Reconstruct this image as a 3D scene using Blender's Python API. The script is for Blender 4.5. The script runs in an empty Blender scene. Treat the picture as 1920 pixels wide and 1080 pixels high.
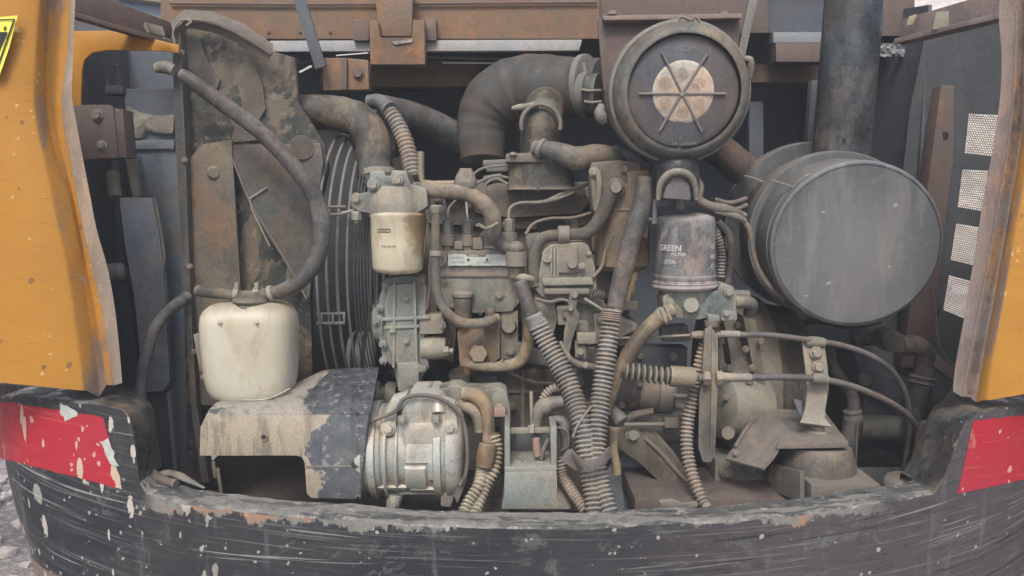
import bpy, bmesh, math, random
from mathutils import Vector, Matrix, noise
R = math.radians
random.seed(7)
C = bpy.context.scene.collection
sc = bpy.context.scene

# ---------------------------------------------------------------- camera
CAM = Vector((0.0, -1.55, 1.30)); TILT = R(6.0); FPX = 1493.0
FWD = Vector((0, math.cos(TILT), -math.sin(TILT))); UPV = Vector((0, math.sin(TILT), math.cos(TILT)))
cd = bpy.data.cameras.new('camera'); cam = bpy.data.objects.new('camera', cd); C.objects.link(cam)
cam.location = CAM; cam.rotation_euler = (R(90) - TILT, 0, 0)
cd.sensor_width = 36; cd.lens = 36 * FPX / 1920; cd.clip_start = 0.02; cd.clip_end = 500
sc.camera = cam
# ---------------------------------------------------------------- sky and sun
SUN_EL, SUN_AZ = R(48), R(190)      # azimuth clockwise from +Y (towards the camera side, a little left)
w = bpy.data.worlds.new('World'); sc.world = w; w.use_nodes = True
wn = w.node_tree.nodes; wl = w.node_tree.links
bg = wn['Background']; sky = wn.new('ShaderNodeTexSky'); sky.sky_type = 'NISHITA'; sky.sun_disc = False
sky.sun_elevation = SUN_EL; sky.sun_rotation = SUN_AZ; sky.air_density = 1.0; sky.dust_density = 4.0; sky.ozone_density = 0.6
wl.new(sky.outputs[0], bg.inputs[0]); bg.inputs[1].default_value = 0.14
sd = bpy.data.lights.new('sun', 'SUN'); sd.energy = 1.5; sd.angle = R(16); sd.color = (1.0, 0.95, 0.88)
so = bpy.data.objects.new('sun', sd); C.objects.link(so); so.location = (-2, -4, 6)
sdir = Vector((math.sin(SUN_AZ) * math.cos(SUN_EL), math.cos(SUN_AZ) * math.cos(SUN_EL), math.sin(SUN_EL)))
so.rotation_euler = sdir.to_track_quat('Z', 'Y').to_euler()
sc.view_settings.view_transform = 'Standard'; sc.view_settings.look = 'None'
sc.view_settings.exposure = 1.0; sc.view_settings.gamma = 1.0

# ---------------------------------------------------------------- bluish haze box that lifts the dark tones
bm_ = bmesh.new(); bmesh.ops.create_cube(bm_, size=1); bmesh.ops.transform(bm_, matrix=Matrix.Translation((0, 0, 7)) @ Matrix.Diagonal((140, 140, 16, 1)), verts=bm_.verts)
hm = bpy.data.meshes.new('haze'); bm_.to_mesh(hm); bm_.free(); hz = bpy.data.objects.new('haze', hm); C.objects.link(hz); hz['kind'] = 'stuff'
hmt = bpy.data.materials.new('thin_haze'); hmt.use_nodes = True; hn = hmt.node_tree; hn.nodes.remove(hn.nodes['Principled BSDF'])
pv = hn.nodes.new('ShaderNodeVolumePrincipled'); pv.inputs['Color'].default_value = (.82, .9, 1.0, 1); pv.inputs['Density'].default_value = 0.023
hn.links.new(pv.outputs[0], hn.nodes['Material Output'].inputs['Volume']); hm.materials.append(hmt)
# ---------------------------------------------------------------- helpers
def P(px, py, y):
    """place in the bay seen at picture position px,py at depth y (metres)"""
    d = FWD + Vector(((px - 960) / FPX, 0, 0)) + UPV * ((540 - py) / FPX)
    return CAM + d * ((y - CAM.y) / d.y)
def S(y): return (y - CAM.y) / FPX
def V(p): return p if isinstance(p, Vector) else P(*p)

def spline(pts, per=8):
    if len(pts) < 3:
        return [pts[0].lerp(pts[-1], i / per) for i in range(per + 1)]
    q = [pts[0] * 2 - pts[1]] + list(pts) + [pts[-1] * 2 - pts[-2]]
    out = []
    for i in range(1, len(q) - 2):
        p0, p1, p2, p3 = q[i - 1:i + 3]
        for k in range(per):
            t = k / per
            out.append(0.5 * ((2 * p1) + (p2 - p0) * t + (2 * p0 - 5 * p1 + 4 * p2 - p3) * t * t + (3 * p1 - p0 - 3 * p2 + p3) * t ** 3))
    out.append(pts[-1]); return out

class B:
    """collects shapes into one mesh"""
    def __init__(s): s.bm = bmesh.new()
    def face(s, vs):
        try: return s.bm.faces.new(vs)
        except ValueError: return None
    def poly(s, pts, y, thick, bev=1.5, hole=None):
        """outline in picture units on the plane y (number, or function of px,py), given thickness backwards"""
        bm = bmesh.new(); yf = y if callable(y) else (lambda a, b: y)
        ymid = yf(*pts[0])
        f = [bm.verts.new(P(a, b, yf(a, b))) for a, b in pts]
        bk = [bm.verts.new(v.co + Vector((0, thick, 0))) for v in f]
        n = len(f)
        F = [bm.faces.new(f), bm.faces.new(bk[::-1])]
        for i in range(n): bm.faces.new((f[i], bk[i], bk[(i + 1) % n], f[(i + 1) % n]))
        bmesh.ops.recalc_face_normals(bm, faces=bm.faces)
        if bev:
            bmesh.ops.bevel(bm, geom=[e for e in bm.edges if e.calc_face_angle(0) > R(35)], offset=min(bev * S(ymid), thick * .45), segments=2, profile=.6, affect='EDGES')
        bmesh.ops.triangulate(bm, faces=[q for q in bm.faces if len(q.verts) > 4])
        s.join(bm); return s
    def box(s, x0, y0, x1, y1, d0, d1, bev=2):
        return s.poly([(x0, y0), (x1, y0), (x1, y1), (x0, y1)], d0, d1 - d0, bev)
    def obox(s, c, size, rot=None, bev=0.002):
        """box in metres, centre Vector, size, rotation Matrix 3x3"""
        bm = bmesh.new(); bmesh.ops.create_cube(bm, size=1)
        bmesh.ops.scale(bm, vec=size, verts=bm.verts)
        if bev: bmesh.ops.bevel(bm, geom=list(bm.edges), offset=bev, segments=2, profile=.6, affect='EDGES')
        if rot: bmesh.ops.transform(bm, matrix=rot.to_4x4(), verts=bm.verts)
        bmesh.ops.translate(bm, vec=c, verts=bm.verts); s.join(bm); return s
    def beam(s, a, b, wd, th, bev=0.002, up=None):
        a = V(a); b = V(b); d = b - a; L = d.length; z = d.normalized()
        u = up or Vector((0, 1, 0)); x = z.cross(u).normalized(); yv = x.cross(z)
        m = Matrix((x, yv, z)).transposed()
        return s.obox((a + b) / 2, (wd, th, L), m, bev)
    def join(s, bm):
        me = bpy.data.meshes.new('t'); bm.to_mesh(me); bm.free(); s.bm.from_mesh(me); bpy.data.meshes.remove(me)
    def tube(s, pts, r, n=14, per=8, rib=None, depth=.13, cap=True, spl=True, wob=0):
        """round pipe through places; r in picture units at each place; rib = pitch of corrugation"""
        ys = [p[2] if not isinstance(p, Vector) else p.y for p in pts]
        rr = r if isinstance(r, (list, tuple)) else [r] * len(pts)
        rw = [Vector((a * S(b), 0, 0)) for a, b in zip(rr, ys)]
        q = [V(p) for p in pts]
        if spl: q = spline(q, per); rw = spline(rw, per)
        rad = [v.x for v in rw]
        if rib or wob:
            L = [0]
            for a, b in zip(q, q[1:]): L.append(L[-1] + (b - a).length)
            step = (rib * S(ys[0]) / 4) if rib else .006
            m = max(4, int(L[-1] / step)); nq, nr, j = [], [], 0
            for i in range(m + 1):
                t = L[-1] * i / m
                while j < len(L) - 2 and L[j + 1] < t: j += 1
                f = (t - L[j]) / max(1e-9, L[j + 1] - L[j])
                nq.append(q[j].lerp(q[j + 1], f)); base = rad[j] * (1 - f) + rad[j + 1] * f
                if rib: base *= (1, 1 - depth * .8, 1 - depth * 1.3, 1 - depth * .3)[i % 4]
                if wob: base *= 1 + wob * noise.noise(nq[-1] * 40)
                nr.append(base)
            q, rad = nq, nr
        bm = s.bm; rings = []; t0 = (q[1] - q[0]).normalized()
        u = t0.orthogonal().normalized()
        for i, p in enumerate(q):
            t = (q[min(i + 1, len(q) - 1)] - q[max(i - 1, 0)]).normalized()
            u = (u - t * u.dot(t)).normalized(); v = t.cross(u)
            rings.append([bm.verts.new(p + (u * math.cos(2 * math.pi * k / n) + v * math.sin(2 * math.pi * k / n)) * rad[i]) for k in range(n)])
        for a, b in zip(rings, rings[1:]):
            for k in range(n): s.face((a[k], a[(k + 1) % n], b[(k + 1) % n], b[k]))
        if cap: s.face(rings[0][::-1]); s.face(rings[-1])
        return s
    def lathe(s, a, b, prof, n=40, sq=None, open_=False):
        """turned shape about the axis a->b (places); prof = (t, r): t 0..1 along the axis, r in picture units at a; sq squares the section"""
        k0 = S(a[2] if not isinstance(a, Vector) else a.y)
        a = V(a); b = V(b); z = (b - a); L = z.length; z.normalize()
        x = z.cross(Vector((0, 0, 1))) if abs(z.z) < .9 else z.cross(Vector((0, 1, 0)))
        x.normalize(); yv = z.cross(x); bm = s.bm; rings = []
        for t, r in prof:
            c = a + z * L * t
            if r <= 0: rings.append([bm.verts.new(c)]); continue
            ring = []
            for k in range(n):
                th = 2 * math.pi * k / n; cx, sy = math.cos(th), math.sin(th)
                if sq:
                    e = 2 / sq[2]; cx = math.copysign(abs(cx) ** e, cx) * sq[0]; sy = math.copysign(abs(sy) ** e, sy) * sq[1]
                ring.append(bm.verts.new(c + (x * cx + yv * sy) * r * k0))
            rings.append(ring)
        for p, q in zip(rings, rings[1:]):
            if len(p) == 1 and len(q) == 1: continue
            if len(p) == 1:
                for k in range(n): s.face((p[0], q[(k + 1) % n], q[k]))
            elif len(q) == 1:
                for k in range(n): s.face((p[k], p[(k + 1) % n], q[0]))
            else:
                for k in range(n): s.face((p[k], p[(k + 1) % n], q[(k + 1) % n], q[k]))
        if len(rings[0]) > 1 and not open_: s.face(rings[0][::-1])
        if len(rings[-1]) > 1 and not open_: s.face(rings[-1])
        return s
    def loft(s, rows, thick=0.003, close=False):
        """sheet through rows of places, given a thickness"""
        g = [[V(p) for p in r] for r in rows]; m = len(g); n = len(g[0]); bm = bmesh.new()
        v = [[bm.verts.new(p) for p in r] for r in g]
        for i in range(m - 1):
            for j in range(n - 1):
                bm.faces.new((v[i][j], v[i][j + 1], v[i + 1][j + 1], v[i + 1][j]))
        bmesh.ops.recalc_face_normals(bm, faces=bm.faces); bm.normal_update()
        avg = sum((f.normal for f in bm.faces), Vector())
        if avg.dot(CAM - g[m // 2][n // 2]) < 0: bmesh.ops.reverse_faces(bm, faces=bm.faces)
        if thick: bmesh.ops.solidify(bm, geom=list(bm.faces), thickness=thick)
        s.join(bm); return s
    def rough(s, amp, sc_=30):
        for v in s.bm.verts:
            v.co += noise.noise_vector(v.co * sc_) * amp
        return s

ORG = {}
def finish(name, b, mat, parent, origin, ang=38):
    bm = b.bm
    bmesh.ops.remove_doubles(bm, verts=bm.verts, dist=1e-6)
    bmesh.ops.recalc_face_normals(bm, faces=bm.faces)
    for v in bm.verts: v.co -= origin
    me = bpy.data.meshes.new(name); bm.to_mesh(me); bm.free()
    for p in me.polygons: p.use_smooth = True
    me.set_sharp_from_angle(angle=R(ang)); me.materials.append(mat)
    o = bpy.data.objects.new(name, me); C.objects.link(o); ORG[o.name] = origin
    if parent: o.parent = parent
    else: o.location = origin
    return o
def thing(name, label, cat, at, group=None):
    o = bpy.data.objects.new(name, None); C.objects.link(o); o.location = V(at); o.empty_display_size = .05
    o['label'] = label; o['category'] = cat
    if group: o['group'] = group
    ORG[o.name] = V(at); return o
def part(name, b, mat, parent, label=None, kind=None, ang=38):
    o = finish(name, b, mat, parent, ORG[parent.name], ang)
    if label: o['label'] = label
    if kind: o['kind'] = kind
    return o
def solo(name, b, mat, label, cat, group=None, ang=38):
    vs = b.bm.verts; c = sum((v.co for v in vs), Vector()) / max(1, len(vs))
    c.z = min(v.co.z for v in vs)
    o = finish(name, b, mat, None, c, ang); o['label'] = label; o['category'] = cat
    if group: o['group'] = group
    return o
def struct(name, b, mat, ang=38):
    o = finish(name, b, mat, None, Vector((0, 0, 0)), ang); o['kind'] = 'structure'; return o

_bolt = {}
def bolt(parent, at, r, mat, d=(0, -1, 0), name='bolt', h=.7, spin=.3):
    """hex head on a washer; one shared mesh per material, scaled and turned per copy"""
    key = (mat.name, name)
    if key not in _bolt:
        bm = bmesh.new()
        bmesh.ops.create_cone(bm, cap_ends=True, segments=20, radius1=1.35, radius2=1.3, depth=.2, matrix=Matrix.Translation((0, 0, .1)))
        hx = bmesh.new(); bmesh.ops.create_cone(hx, cap_ends=True, segments=6, radius1=1, radius2=.97, depth=.8, matrix=Matrix.Translation((0, 0, .55)))
        bmesh.ops.bevel(hx, geom=[e for e in hx.edges if e.calc_face_angle(0) > .7], offset=.08, segments=1, affect='EDGES')
        t = bpy.data.meshes.new('t'); hx.to_mesh(t); hx.free(); bm.from_mesh(t); bpy.data.meshes.remove(t)
        me = bpy.data.meshes.new(name); bm.to_mesh(me); bm.free(); me.materials.append(mat); _bolt[key] = me
    p = V(at); k = r * S(p.y)
    o = bpy.data.objects.new(name, _bolt[key]); C.objects.link(o); o.parent = parent
    q = Vector(d).to_track_quat('Z', 'Y').to_matrix().to_4x4() @ Matrix.Rotation(spin + random.random(), 4, 'Z')
    o.matrix_local = Matrix.Translation(p - ORG[parent.name]) @ q @ Matrix.Diagonal((k, k, k * h / .7, 1))
    ORG[o.name] = ORG[parent.name]; return o

def text(parent, s, at, size, mat, wrap=None, rot=0, depth=.0004, name='lettering', sx=1.0, align='LEFT', out=.0008, bold=0):
    """flat print; wrap=(axis px, axis y, radius px, depth of radius) bends it round an upright can"""
    cu = bpy.data.curves.new('t', 'FONT'); cu.body = s; cu.size = 1; cu.extrude = 0; cu.align_x = align; cu.resolution_u = 3; cu.offset = bold
    to = bpy.data.objects.new('t', cu); C.objects.link(to)
    dg = bpy.context.evaluated_depsgraph_get(); me = bpy.data.meshes.new_from_object(to.evaluated_get(dg))
    bpy.data.objects.remove(to); bpy.data.curves.remove(cu)
    bm = bmesh.new(); bm.from_mesh(me); bpy.data.meshes.remove(me)
    px, py, y = at; ca, sa = math.cos(rot), math.sin(rot)
    for v in bm.verts:
        a, b_ = v.co.x * size * sx, v.co.y * size
        a, b_ = a * ca - b_ * sa, a * sa + b_ * ca
        if wrap:
            ax, ay, r = wrap
            rw = r * S(ay); c0 = P(ax, py, ay)
            th = math.asin(max(-1, min(1, (px - ax) / r))) + a / r
            v.co = Vector((c0.x + (rw + out) * math.sin(th), ay - (rw + out) * math.cos(th), P(px, py, ay - rw).z + b_ * S(ay - rw)))
        elif callable(y): v.co = y(px + a, py - b_)
        else:
            v.co = P(px + a, py - b_, y)
    b = B(); b.bm.free(); b.bm = bm
    return part(name, b, mat, parent)
# ---------------------------------------------------------------- materials
class N:
    def __init__(s, name):
        s.m = bpy.data.materials.new(name); s.m.use_nodes = True; s.t = s.m.node_tree; s.n = s.t.nodes; s.l = s.t.links
        s.b = s.n['Principled BSDF']; s.pos = s.n.new('ShaderNodeNewGeometry')
    def set(s, inp, v):
        if hasattr(v, 'is_output'): s.l.new(v, inp)
        elif isinstance(v, (tuple, list)) and len(v) == 3 and inp.type == 'RGBA': inp.default_value = (*v, 1)
        else: inp.default_value = v
    def vec(s, scale=(1, 1, 1), rot=(0, 0, 0), loc=(0, 0, 0)):
        m = s.n.new('ShaderNodeMapping'); s.l.new(s.pos.outputs['Position'], m.inputs[0])
        m.inputs['Scale'].default_value = scale; m.inputs['Rotation'].default_value = rot; m.inputs['Location'].default_value = loc
        return m.outputs[0]
    def noise(s, scale, detail=5, rough=.6, v=None, dist=0):
        n = s.n.new('ShaderNodeTexNoise'); s.l.new(v or s.pos.outputs['Position'], n.inputs['Vector'])
        n.inputs['Scale'].default_value = scale; n.inputs['Detail'].default_value = detail; n.inputs['Roughness'].default_value = rough; n.inputs['Distortion'].default_value = dist
        return n.outputs['Fac']
    def ramp(s, v, a, b, lo=0, hi=1):
        m = s.n.new('ShaderNodeMapRange'); m.interpolation_type = 'SMOOTHSTEP'; s.l.new(v, m.inputs[0])
        m.inputs[1].default_value = a; m.inputs[2].default_value = b; m.inputs[3].default_value = lo; m.inputs[4].default_value = hi
        return m.outputs[0]
    def math(s, op, a, b=0.0, c=None):
        m = s.n.new('ShaderNodeMath'); m.operation = op; s.set(m.inputs[0], a); s.set(m.inputs[1], b)
        if c is not None: s.set(m.inputs[2], c)
        return m.outputs[0]
    def mix(s, f, a, b, mode='MIX'):
        m = s.n.new('ShaderNodeMix'); m.data_type = 'RGBA'; m.blend_type = mode
        s.set(m.inputs[0], f); s.set(m.inputs[6], a); s.set(m.inputs[7], b); return m.outputs[2]
    def splats(s, scale, amount, v=None, soft=.05):
        """scattered drops: Voronoi cells with a random radius"""
        n = s.n.new('ShaderNodeTexVoronoi'); n.inputs['Scale'].default_value = scale
        d = s.noise(90, 2, .5); mm = s.n.new('ShaderNodeVectorMath'); mm.operation = 'ADD'
        s.l.new(v or s.pos.outputs['Position'], mm.inputs[0]); k = s.n.new('ShaderNodeVectorMath'); k.operation = 'SCALE'
        cmb = s.n.new('ShaderNodeCombineXYZ'); s.l.new(d, cmb.inputs[0]); s.l.new(d, cmb.inputs[2]); s.l.new(cmb.outputs[0], k.inputs[0]); k.inputs[3].default_value = .012
        s.l.new(k.outputs[0], mm.inputs[1]); s.l.new(mm.outputs[0], n.inputs['Vector'])
        sp = s.n.new('ShaderNodeSeparateColor'); s.l.new(n.outputs['Color'], sp.inputs[0])
        rad = s.math('MULTIPLY', s.math('MAXIMUM', s.math('SUBTRACT', sp.outputs[0], 1 - amount), 0.0), .8 / amount)
        rad = s.math('MULTIPLY', rad, s.math('MULTIPLY_ADD', sp.outputs[1], .7, .3))
        return s.ramp(s.math('SUBTRACT', rad, n.outputs['Distance']), 0, soft)
    def bump(s, h, strength=.4, dist=.002, prev=None):
        b = s.n.new('ShaderNodeBump'); s.l.new(h, b.inputs['Height']); b.inputs['Strength'].default_value = strength; b.inputs['Distance'].default_value = dist
        if prev: s.l.new(prev, b.inputs['Normal'])
        return b.outputs[0]
    def done(s, col, rough=.8, metal=0.0, normal=None, spec=.3):
        s.set(s.b.inputs['Base Color'], col); s.set(s.b.inputs['Roughness'], rough); s.set(s.b.inputs['Metallic'], metal)
        s.b.inputs['Specular IOR Level'].default_value = spec
        if normal: s.l.new(normal, s.b.inputs['Normal'])
        return s.m

DUST = (.205, .185, .158)
def dusty(name, base, alt=None, dust=.35, up=.45, dcol=DUST, rust=0, rcol=(.19, .085, .035), chips=0, ccol=(.5, .49, .45), rough=.8, metal=0.0, sc_=1.0, bump=.8, dark=.35, drk=(.035, .034, .035), grime=0.5, lump=0.0, mott=.6, edge=.5, drk2=None):
    """paint or metal under dust: mottled base, dust that gathers on upward faces, oily dirt patches, rust and chips"""
    n = N(name); alt = alt or tuple(c * .65 for c in base)
    a = n.noise(7 * sc_, 6, .62); col = n.mix(n.ramp(a, .38, .62), base, alt)
    g = n.ramp(n.noise(13 * sc_, 7, .66, n.vec((1, 1, .4), (0, 0, 0), (3, 1, 7)), .6), .49, .56)
    if rust:
        r = n.noise(11 * sc_, 7, .68, n.vec(loc=(9, 2, 4)), .5)
        col = n.mix(n.ramp(r, .62 - rust * .3, .70 - rust * .3), col, rcol)
    sp = n.n.new('ShaderNodeSeparateXYZ'); n.l.new(n.pos.outputs['Normal'], sp.inputs[0])
    upf = n.math('MULTIPLY', n.math('MAXIMUM', sp.outputs[2], 0.0), up)
    dn = n.noise(12 * sc_, 8, .66, n.vec(loc=(5, 5, 1)))
    f = n.math('ADD', n.math('ADD', upf, dust), n.math('MULTIPLY', n.math('SUBTRACT', dn, .5), 3.6))
    f = n.math('MINIMUM', n.math('MAXIMUM', f, 0.0), .9)
    dc = n.mix(n.noise(5, 3, .5), tuple(c * .8 for c in dcol), tuple(min(1, c * 1.2) for c in dcol))
    col = n.mix(f, col, dc)
    hv = n.noise(8, 4, .6, n.vec(loc=(2, 9, 4))); col = n.mix(1.0, col, n.mix(n.ramp(hv, .38, .62), (1.16, .98, .82), (.88, 1.0, 1.06)), 'MULTIPLY')
    if grime: col = n.mix(n.math('MULTIPLY', g, min(.85, grime * 1.4)), col, drk)
    if chips:
        c1 = n.noise(38 * sc_, 5, .75, n.vec(loc=(1, 8, 2)))
        col = n.mix(n.ramp(c1, .70 - chips * .12, .72 - chips * .12), col, ccol)
    bl = n.noise(44 * sc_, 6, .66, n.vec((1, 1, .8), loc=(6, 2, 9)), .3); col = n.mix(n.math('MULTIPLY', n.ramp(bl, .50, .60), mott * .8), col, tuple(c * .45 for c in drk2 or base))
    lt = n.noise(120 * sc_, 4, .7, n.vec(loc=(1, 5, 3))); col = n.mix(n.math('MULTIPLY', n.ramp(lt, .57, .66), mott * .35), col, tuple(min(1, c * 1.75) for c in dcol))
    pt = n.ramp(n.pos.outputs['Pointiness'], .515, .57); col = n.mix(n.math('MULTIPLY', pt, edge), col, tuple(min(1, c * 1.6) for c in dcol))
    fine = n.ramp(n.noise(300, 3, .7), .36, .64); col = n.mix(1.0, col, n.mix(fine, (.87, .87, .87), (1.13, 1.13, 1.13)), 'MULTIPLY')
    ro = n.math('SUBTRACT', n.math('ADD', n.math('MULTIPLY', f, .9 - rough), rough), n.math('MULTIPLY', g, .28 if grime else 0.0))
    h = n.math('ADD', n.math('MULTIPLY', n.noise(210, 4, .7), .2), n.noise(55, 5, .65))
    nm = n.bump(h, bump, .0022)
    if lump: nm = n.bump(n.noise(22, 3, .5), lump, .008, nm)
    return n.done(col, ro, metal, nm, .4)

M = {}
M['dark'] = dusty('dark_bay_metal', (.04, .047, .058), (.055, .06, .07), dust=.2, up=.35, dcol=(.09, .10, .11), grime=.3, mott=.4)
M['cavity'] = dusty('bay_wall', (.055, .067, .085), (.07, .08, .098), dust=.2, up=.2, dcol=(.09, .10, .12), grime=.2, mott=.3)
M['rearwall'] = dusty('rear_wall', (.105, .128, .165), (.12, .14, .175), dust=.2, up=.2, dcol=(.14, .16, .19), grime=.15, mott=.3)  # paler copy of the bay wall, hazy lift put into the colour
M['floor'] = dusty('oily_floor', (.035, .03, .028), (.06, .045, .038), dust=.15, up=.1, dcol=(.12, .10, .09))
M['alu'] = dusty('dusty_aluminium', (.20, .23, .22), (.135, .16, .152), dust=.2, up=.4, dcol=(.235, .23, .20), grime=.35, rough=.6, metal=.1)
M['comp'] = dusty('compressor_metal', (.40, .41, .38), (.31, .32, .30), dust=.2, up=.4, dcol=(.38, .365, .32), grime=.25, rough=.5, metal=.15, bump=.35, mott=.35)
M['iron'] = dusty('dusty_iron', (.075, .085, .08), (.10, .10, .092), dust=.25, up=.5, dcol=(.17, .165, .145), grime=.5)
M['iron2'] = dusty('brown_dusty_iron', (.085, .078, .066), (.055, .052, .046), dust=.25, up=.5, dcol=(.185, .16, .13), grime=.55)  # kept darker, like dusty_iron, to deepen the shade between engine parts
M['ironl'] = dusty('light_dusty_iron', (.145, .143, .125), (.10, .10, .085), dust=.3, up=.5, dcol=(.25, .235, .195), grime=.4)
M['ironl2'] = dusty('warm_dusty_iron', (.12, .113, .10), (.08, .078, .07), dust=.28, up=.45, dcol=(.20, .18, .15), grime=.4)
M['rusty'] = dusty('rusty_oily_iron', (.18, .115, .06), (.11, .075, .045), dust=.18, up=.3, dcol=(.21, .165, .12), rust=.2, grime=.5, rough=.55)
M['black'] = dusty('black_painted_metal', (.03, .036, .042), (.05, .055, .06), dust=.12, up=.45, dcol=(.15, .155, .155), grime=.3, rough=.35, chips=.12, ccol=(.22, .22, .21))
M['rubber'] = dusty('dusty_black_rubber', (.04, .043, .048), (.055, .056, .06), dust=.3, up=.5, dcol=(.16, .155, .15), rough=.8, grime=.2)
M['rubber2'] = dusty('dull_rubber', (.06, .056, .056), (.042, .04, .04), dust=.33, up=.55, dcol=(.155, .138, .128), rough=.85, grime=.3)
M['tan'] = dusty('oily_tan_hose', (.22, .18, .115), (.14, .115, .085), dust=.3, up=.3, dcol=(.27, .23, .165), grime=.45, rough=.65)
M['corr'] = dusty('grey_conduit', (.135, .13, .122), (.175, .168, .158), dust=.3, up=.4, dcol=(.26, .245, .22), grime=.35, bump=.25)
M['corrb'] = dusty('brown_conduit', (.15, .125, .11), (.19, .165, .14), dust=.35, up=.5, dcol=(.27, .235, .205), grime=.2, bump=.25)
M['corrt'] = dusty('tan_conduit', (.25, .205, .14), (.2, .17, .13), dust=.4, up=.4, dcol=(.38, .33, .25), grime=.2, bump=.25)
M['orange'] = None
M['muff'] = None
def drum():
    n = N('muffler_steel'); k = n.noise(3.0, 6, .62, n.vec(loc=(4, 1, 2)))
    col = n.mix(n.ramp(k, .42, .60), (.043, .052, .068), (.092, .096, .097))
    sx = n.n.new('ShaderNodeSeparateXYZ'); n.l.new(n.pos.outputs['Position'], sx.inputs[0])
    col = n.mix(n.math('MULTIPLY', n.ramp(n.math('ADD', sx.outputs[0], n.math('MULTIPLY', n.noise(6, 5, .6), .25)), .92, 1.10), .6), col, (.06, .068, .085))  # bluish stain, and the drum's shaded right side put into its colour
    stv = n.noise(26, 5, .65, n.vec((1, 1, .12))); col = n.mix(n.math('MULTIPLY', n.ramp(stv, .48, .60), .5), col, (.175, .175, .17))
    dn = n.noise(60, 6, .7); col = n.mix(n.math('MULTIPLY', n.ramp(dn, .52, .66), .3), col, (.20, .20, .19))
    col = n.mix(n.math('MULTIPLY', n.splats(85, .03, None, .05), .9), col, (.40, .40, .38))
    pt = n.ramp(n.pos.outputs['Pointiness'], .51, .56); col = n.mix(n.math('MULTIPLY', pt, .6), col, (.26, .26, .25))
    nm = n.bump(n.noise(5, 3, .5), .35, .01); nm = n.bump(n.noise(90, 6, .7), .25, .0015, nm)
    return n.done(col, n.ramp(k, .3, .7, .45, .7), 0.0, nm, .4)
M['muff'] = drum()
M['mount'] = dusty('dull_mount_steel', (.10, .095, .088), (.075, .072, .068), dust=.3, up=.35, dcol=(.165, .148, .13), grime=.4)
M['soft'] = dusty('dim_brown_rubber', (.072, .066, .063), (.062, .06, .06), dust=.3, up=.2, dcol=(.105, .095, .088), grime=.1, mott=.2, edge=.1)
M['pipe'] = dusty('exhaust_steel', (.035, .043, .053), (.055, .062, .072), dust=.1, up=.2, dcol=(.125, .13, .14), grime=.3, rough=.5, chips=.12, ccol=(.19, .18, .19), sc_=.8)
M['beam'] = dusty('rust_brown_beam', (.175, .09, .043), (.22, .11, .042), dust=.15, up=.35, dcol=(.155, .115, .085), rust=.3, rcol=(.30, .14, .05), grime=.3, sc_=.6)
M['beamd'] = dusty('purple_brown_beam', (.105, .068, .055), (.08, .06, .06), dust=.2, up=.4, dcol=(.125, .10, .09), rust=.15, rcol=(.2, .10, .05), grime=.3, sc_=.6)
M['shroud'] = dusty('peeling_shroud', (.20, .165, .125), (.13, .115, .10), dust=.12, up=.4, dcol=(.25, .21, .17), grime=.0, rust=.2, rcol=(.26, .13, .06), bump=.6)
M['shroudd'] = dusty('dark_shroud', (.06, .07, .066), (.085, .078, .072), dust=.12, up=.3, dcol=(.15, .13, .11), grime=.3)
M['slate'] = dusty('slate_sheet', (.15, .19, .24), (.105, .135, .17), dust=.08, up=.3, dcol=(.21, .225, .235), grime=.12, chips=.18, ccol=(.27, .28, .29), mott=.4)
M['wire'] = dusty('guard_wire', (.028, .032, .038), (.04, .045, .05), dust=.1, up=.3, dcol=(.08, .085, .09), grime=.2, mott=.2, edge=.2)
M['foam'] = dusty('crusted_foam', (.52, .50, .44), (.42, .38, .27), dust=.1, up=.2, grime=.35, bump=1.2, lump=.8)
M['guard'] = None
M['strip'] = dusty('worn_seal_strip', (.34, .36, .39), (.25, .27, .29), dust=.1, up=.2, dcol=(.28, .28, .28), grime=.2)
M['stiff'] = dusty('brown_oily_sheet', (.135, .10, .072), (.10, .08, .062), dust=.2, up=.3, dcol=(.17, .145, .115), rust=.12, rcol=(.21, .11, .055), grime=.5)
M['silver'] = dusty('worn_bright_metal', (.42, .42, .43), (.3, .3, .31), dust=.1, up=.2, rough=.4, metal=.4)
M['orangebit'] = dusty('orange_rubber', (.42, .15, .08), (.35, .14, .09), dust=.25, up=.3, grime=.1)
M['yellow'] = dusty('dirty_yellow_plastic', (.45, .38, .13), (.40, .33, .14), dust=.25, up=.3, grime=.3, rough=.6)

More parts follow.
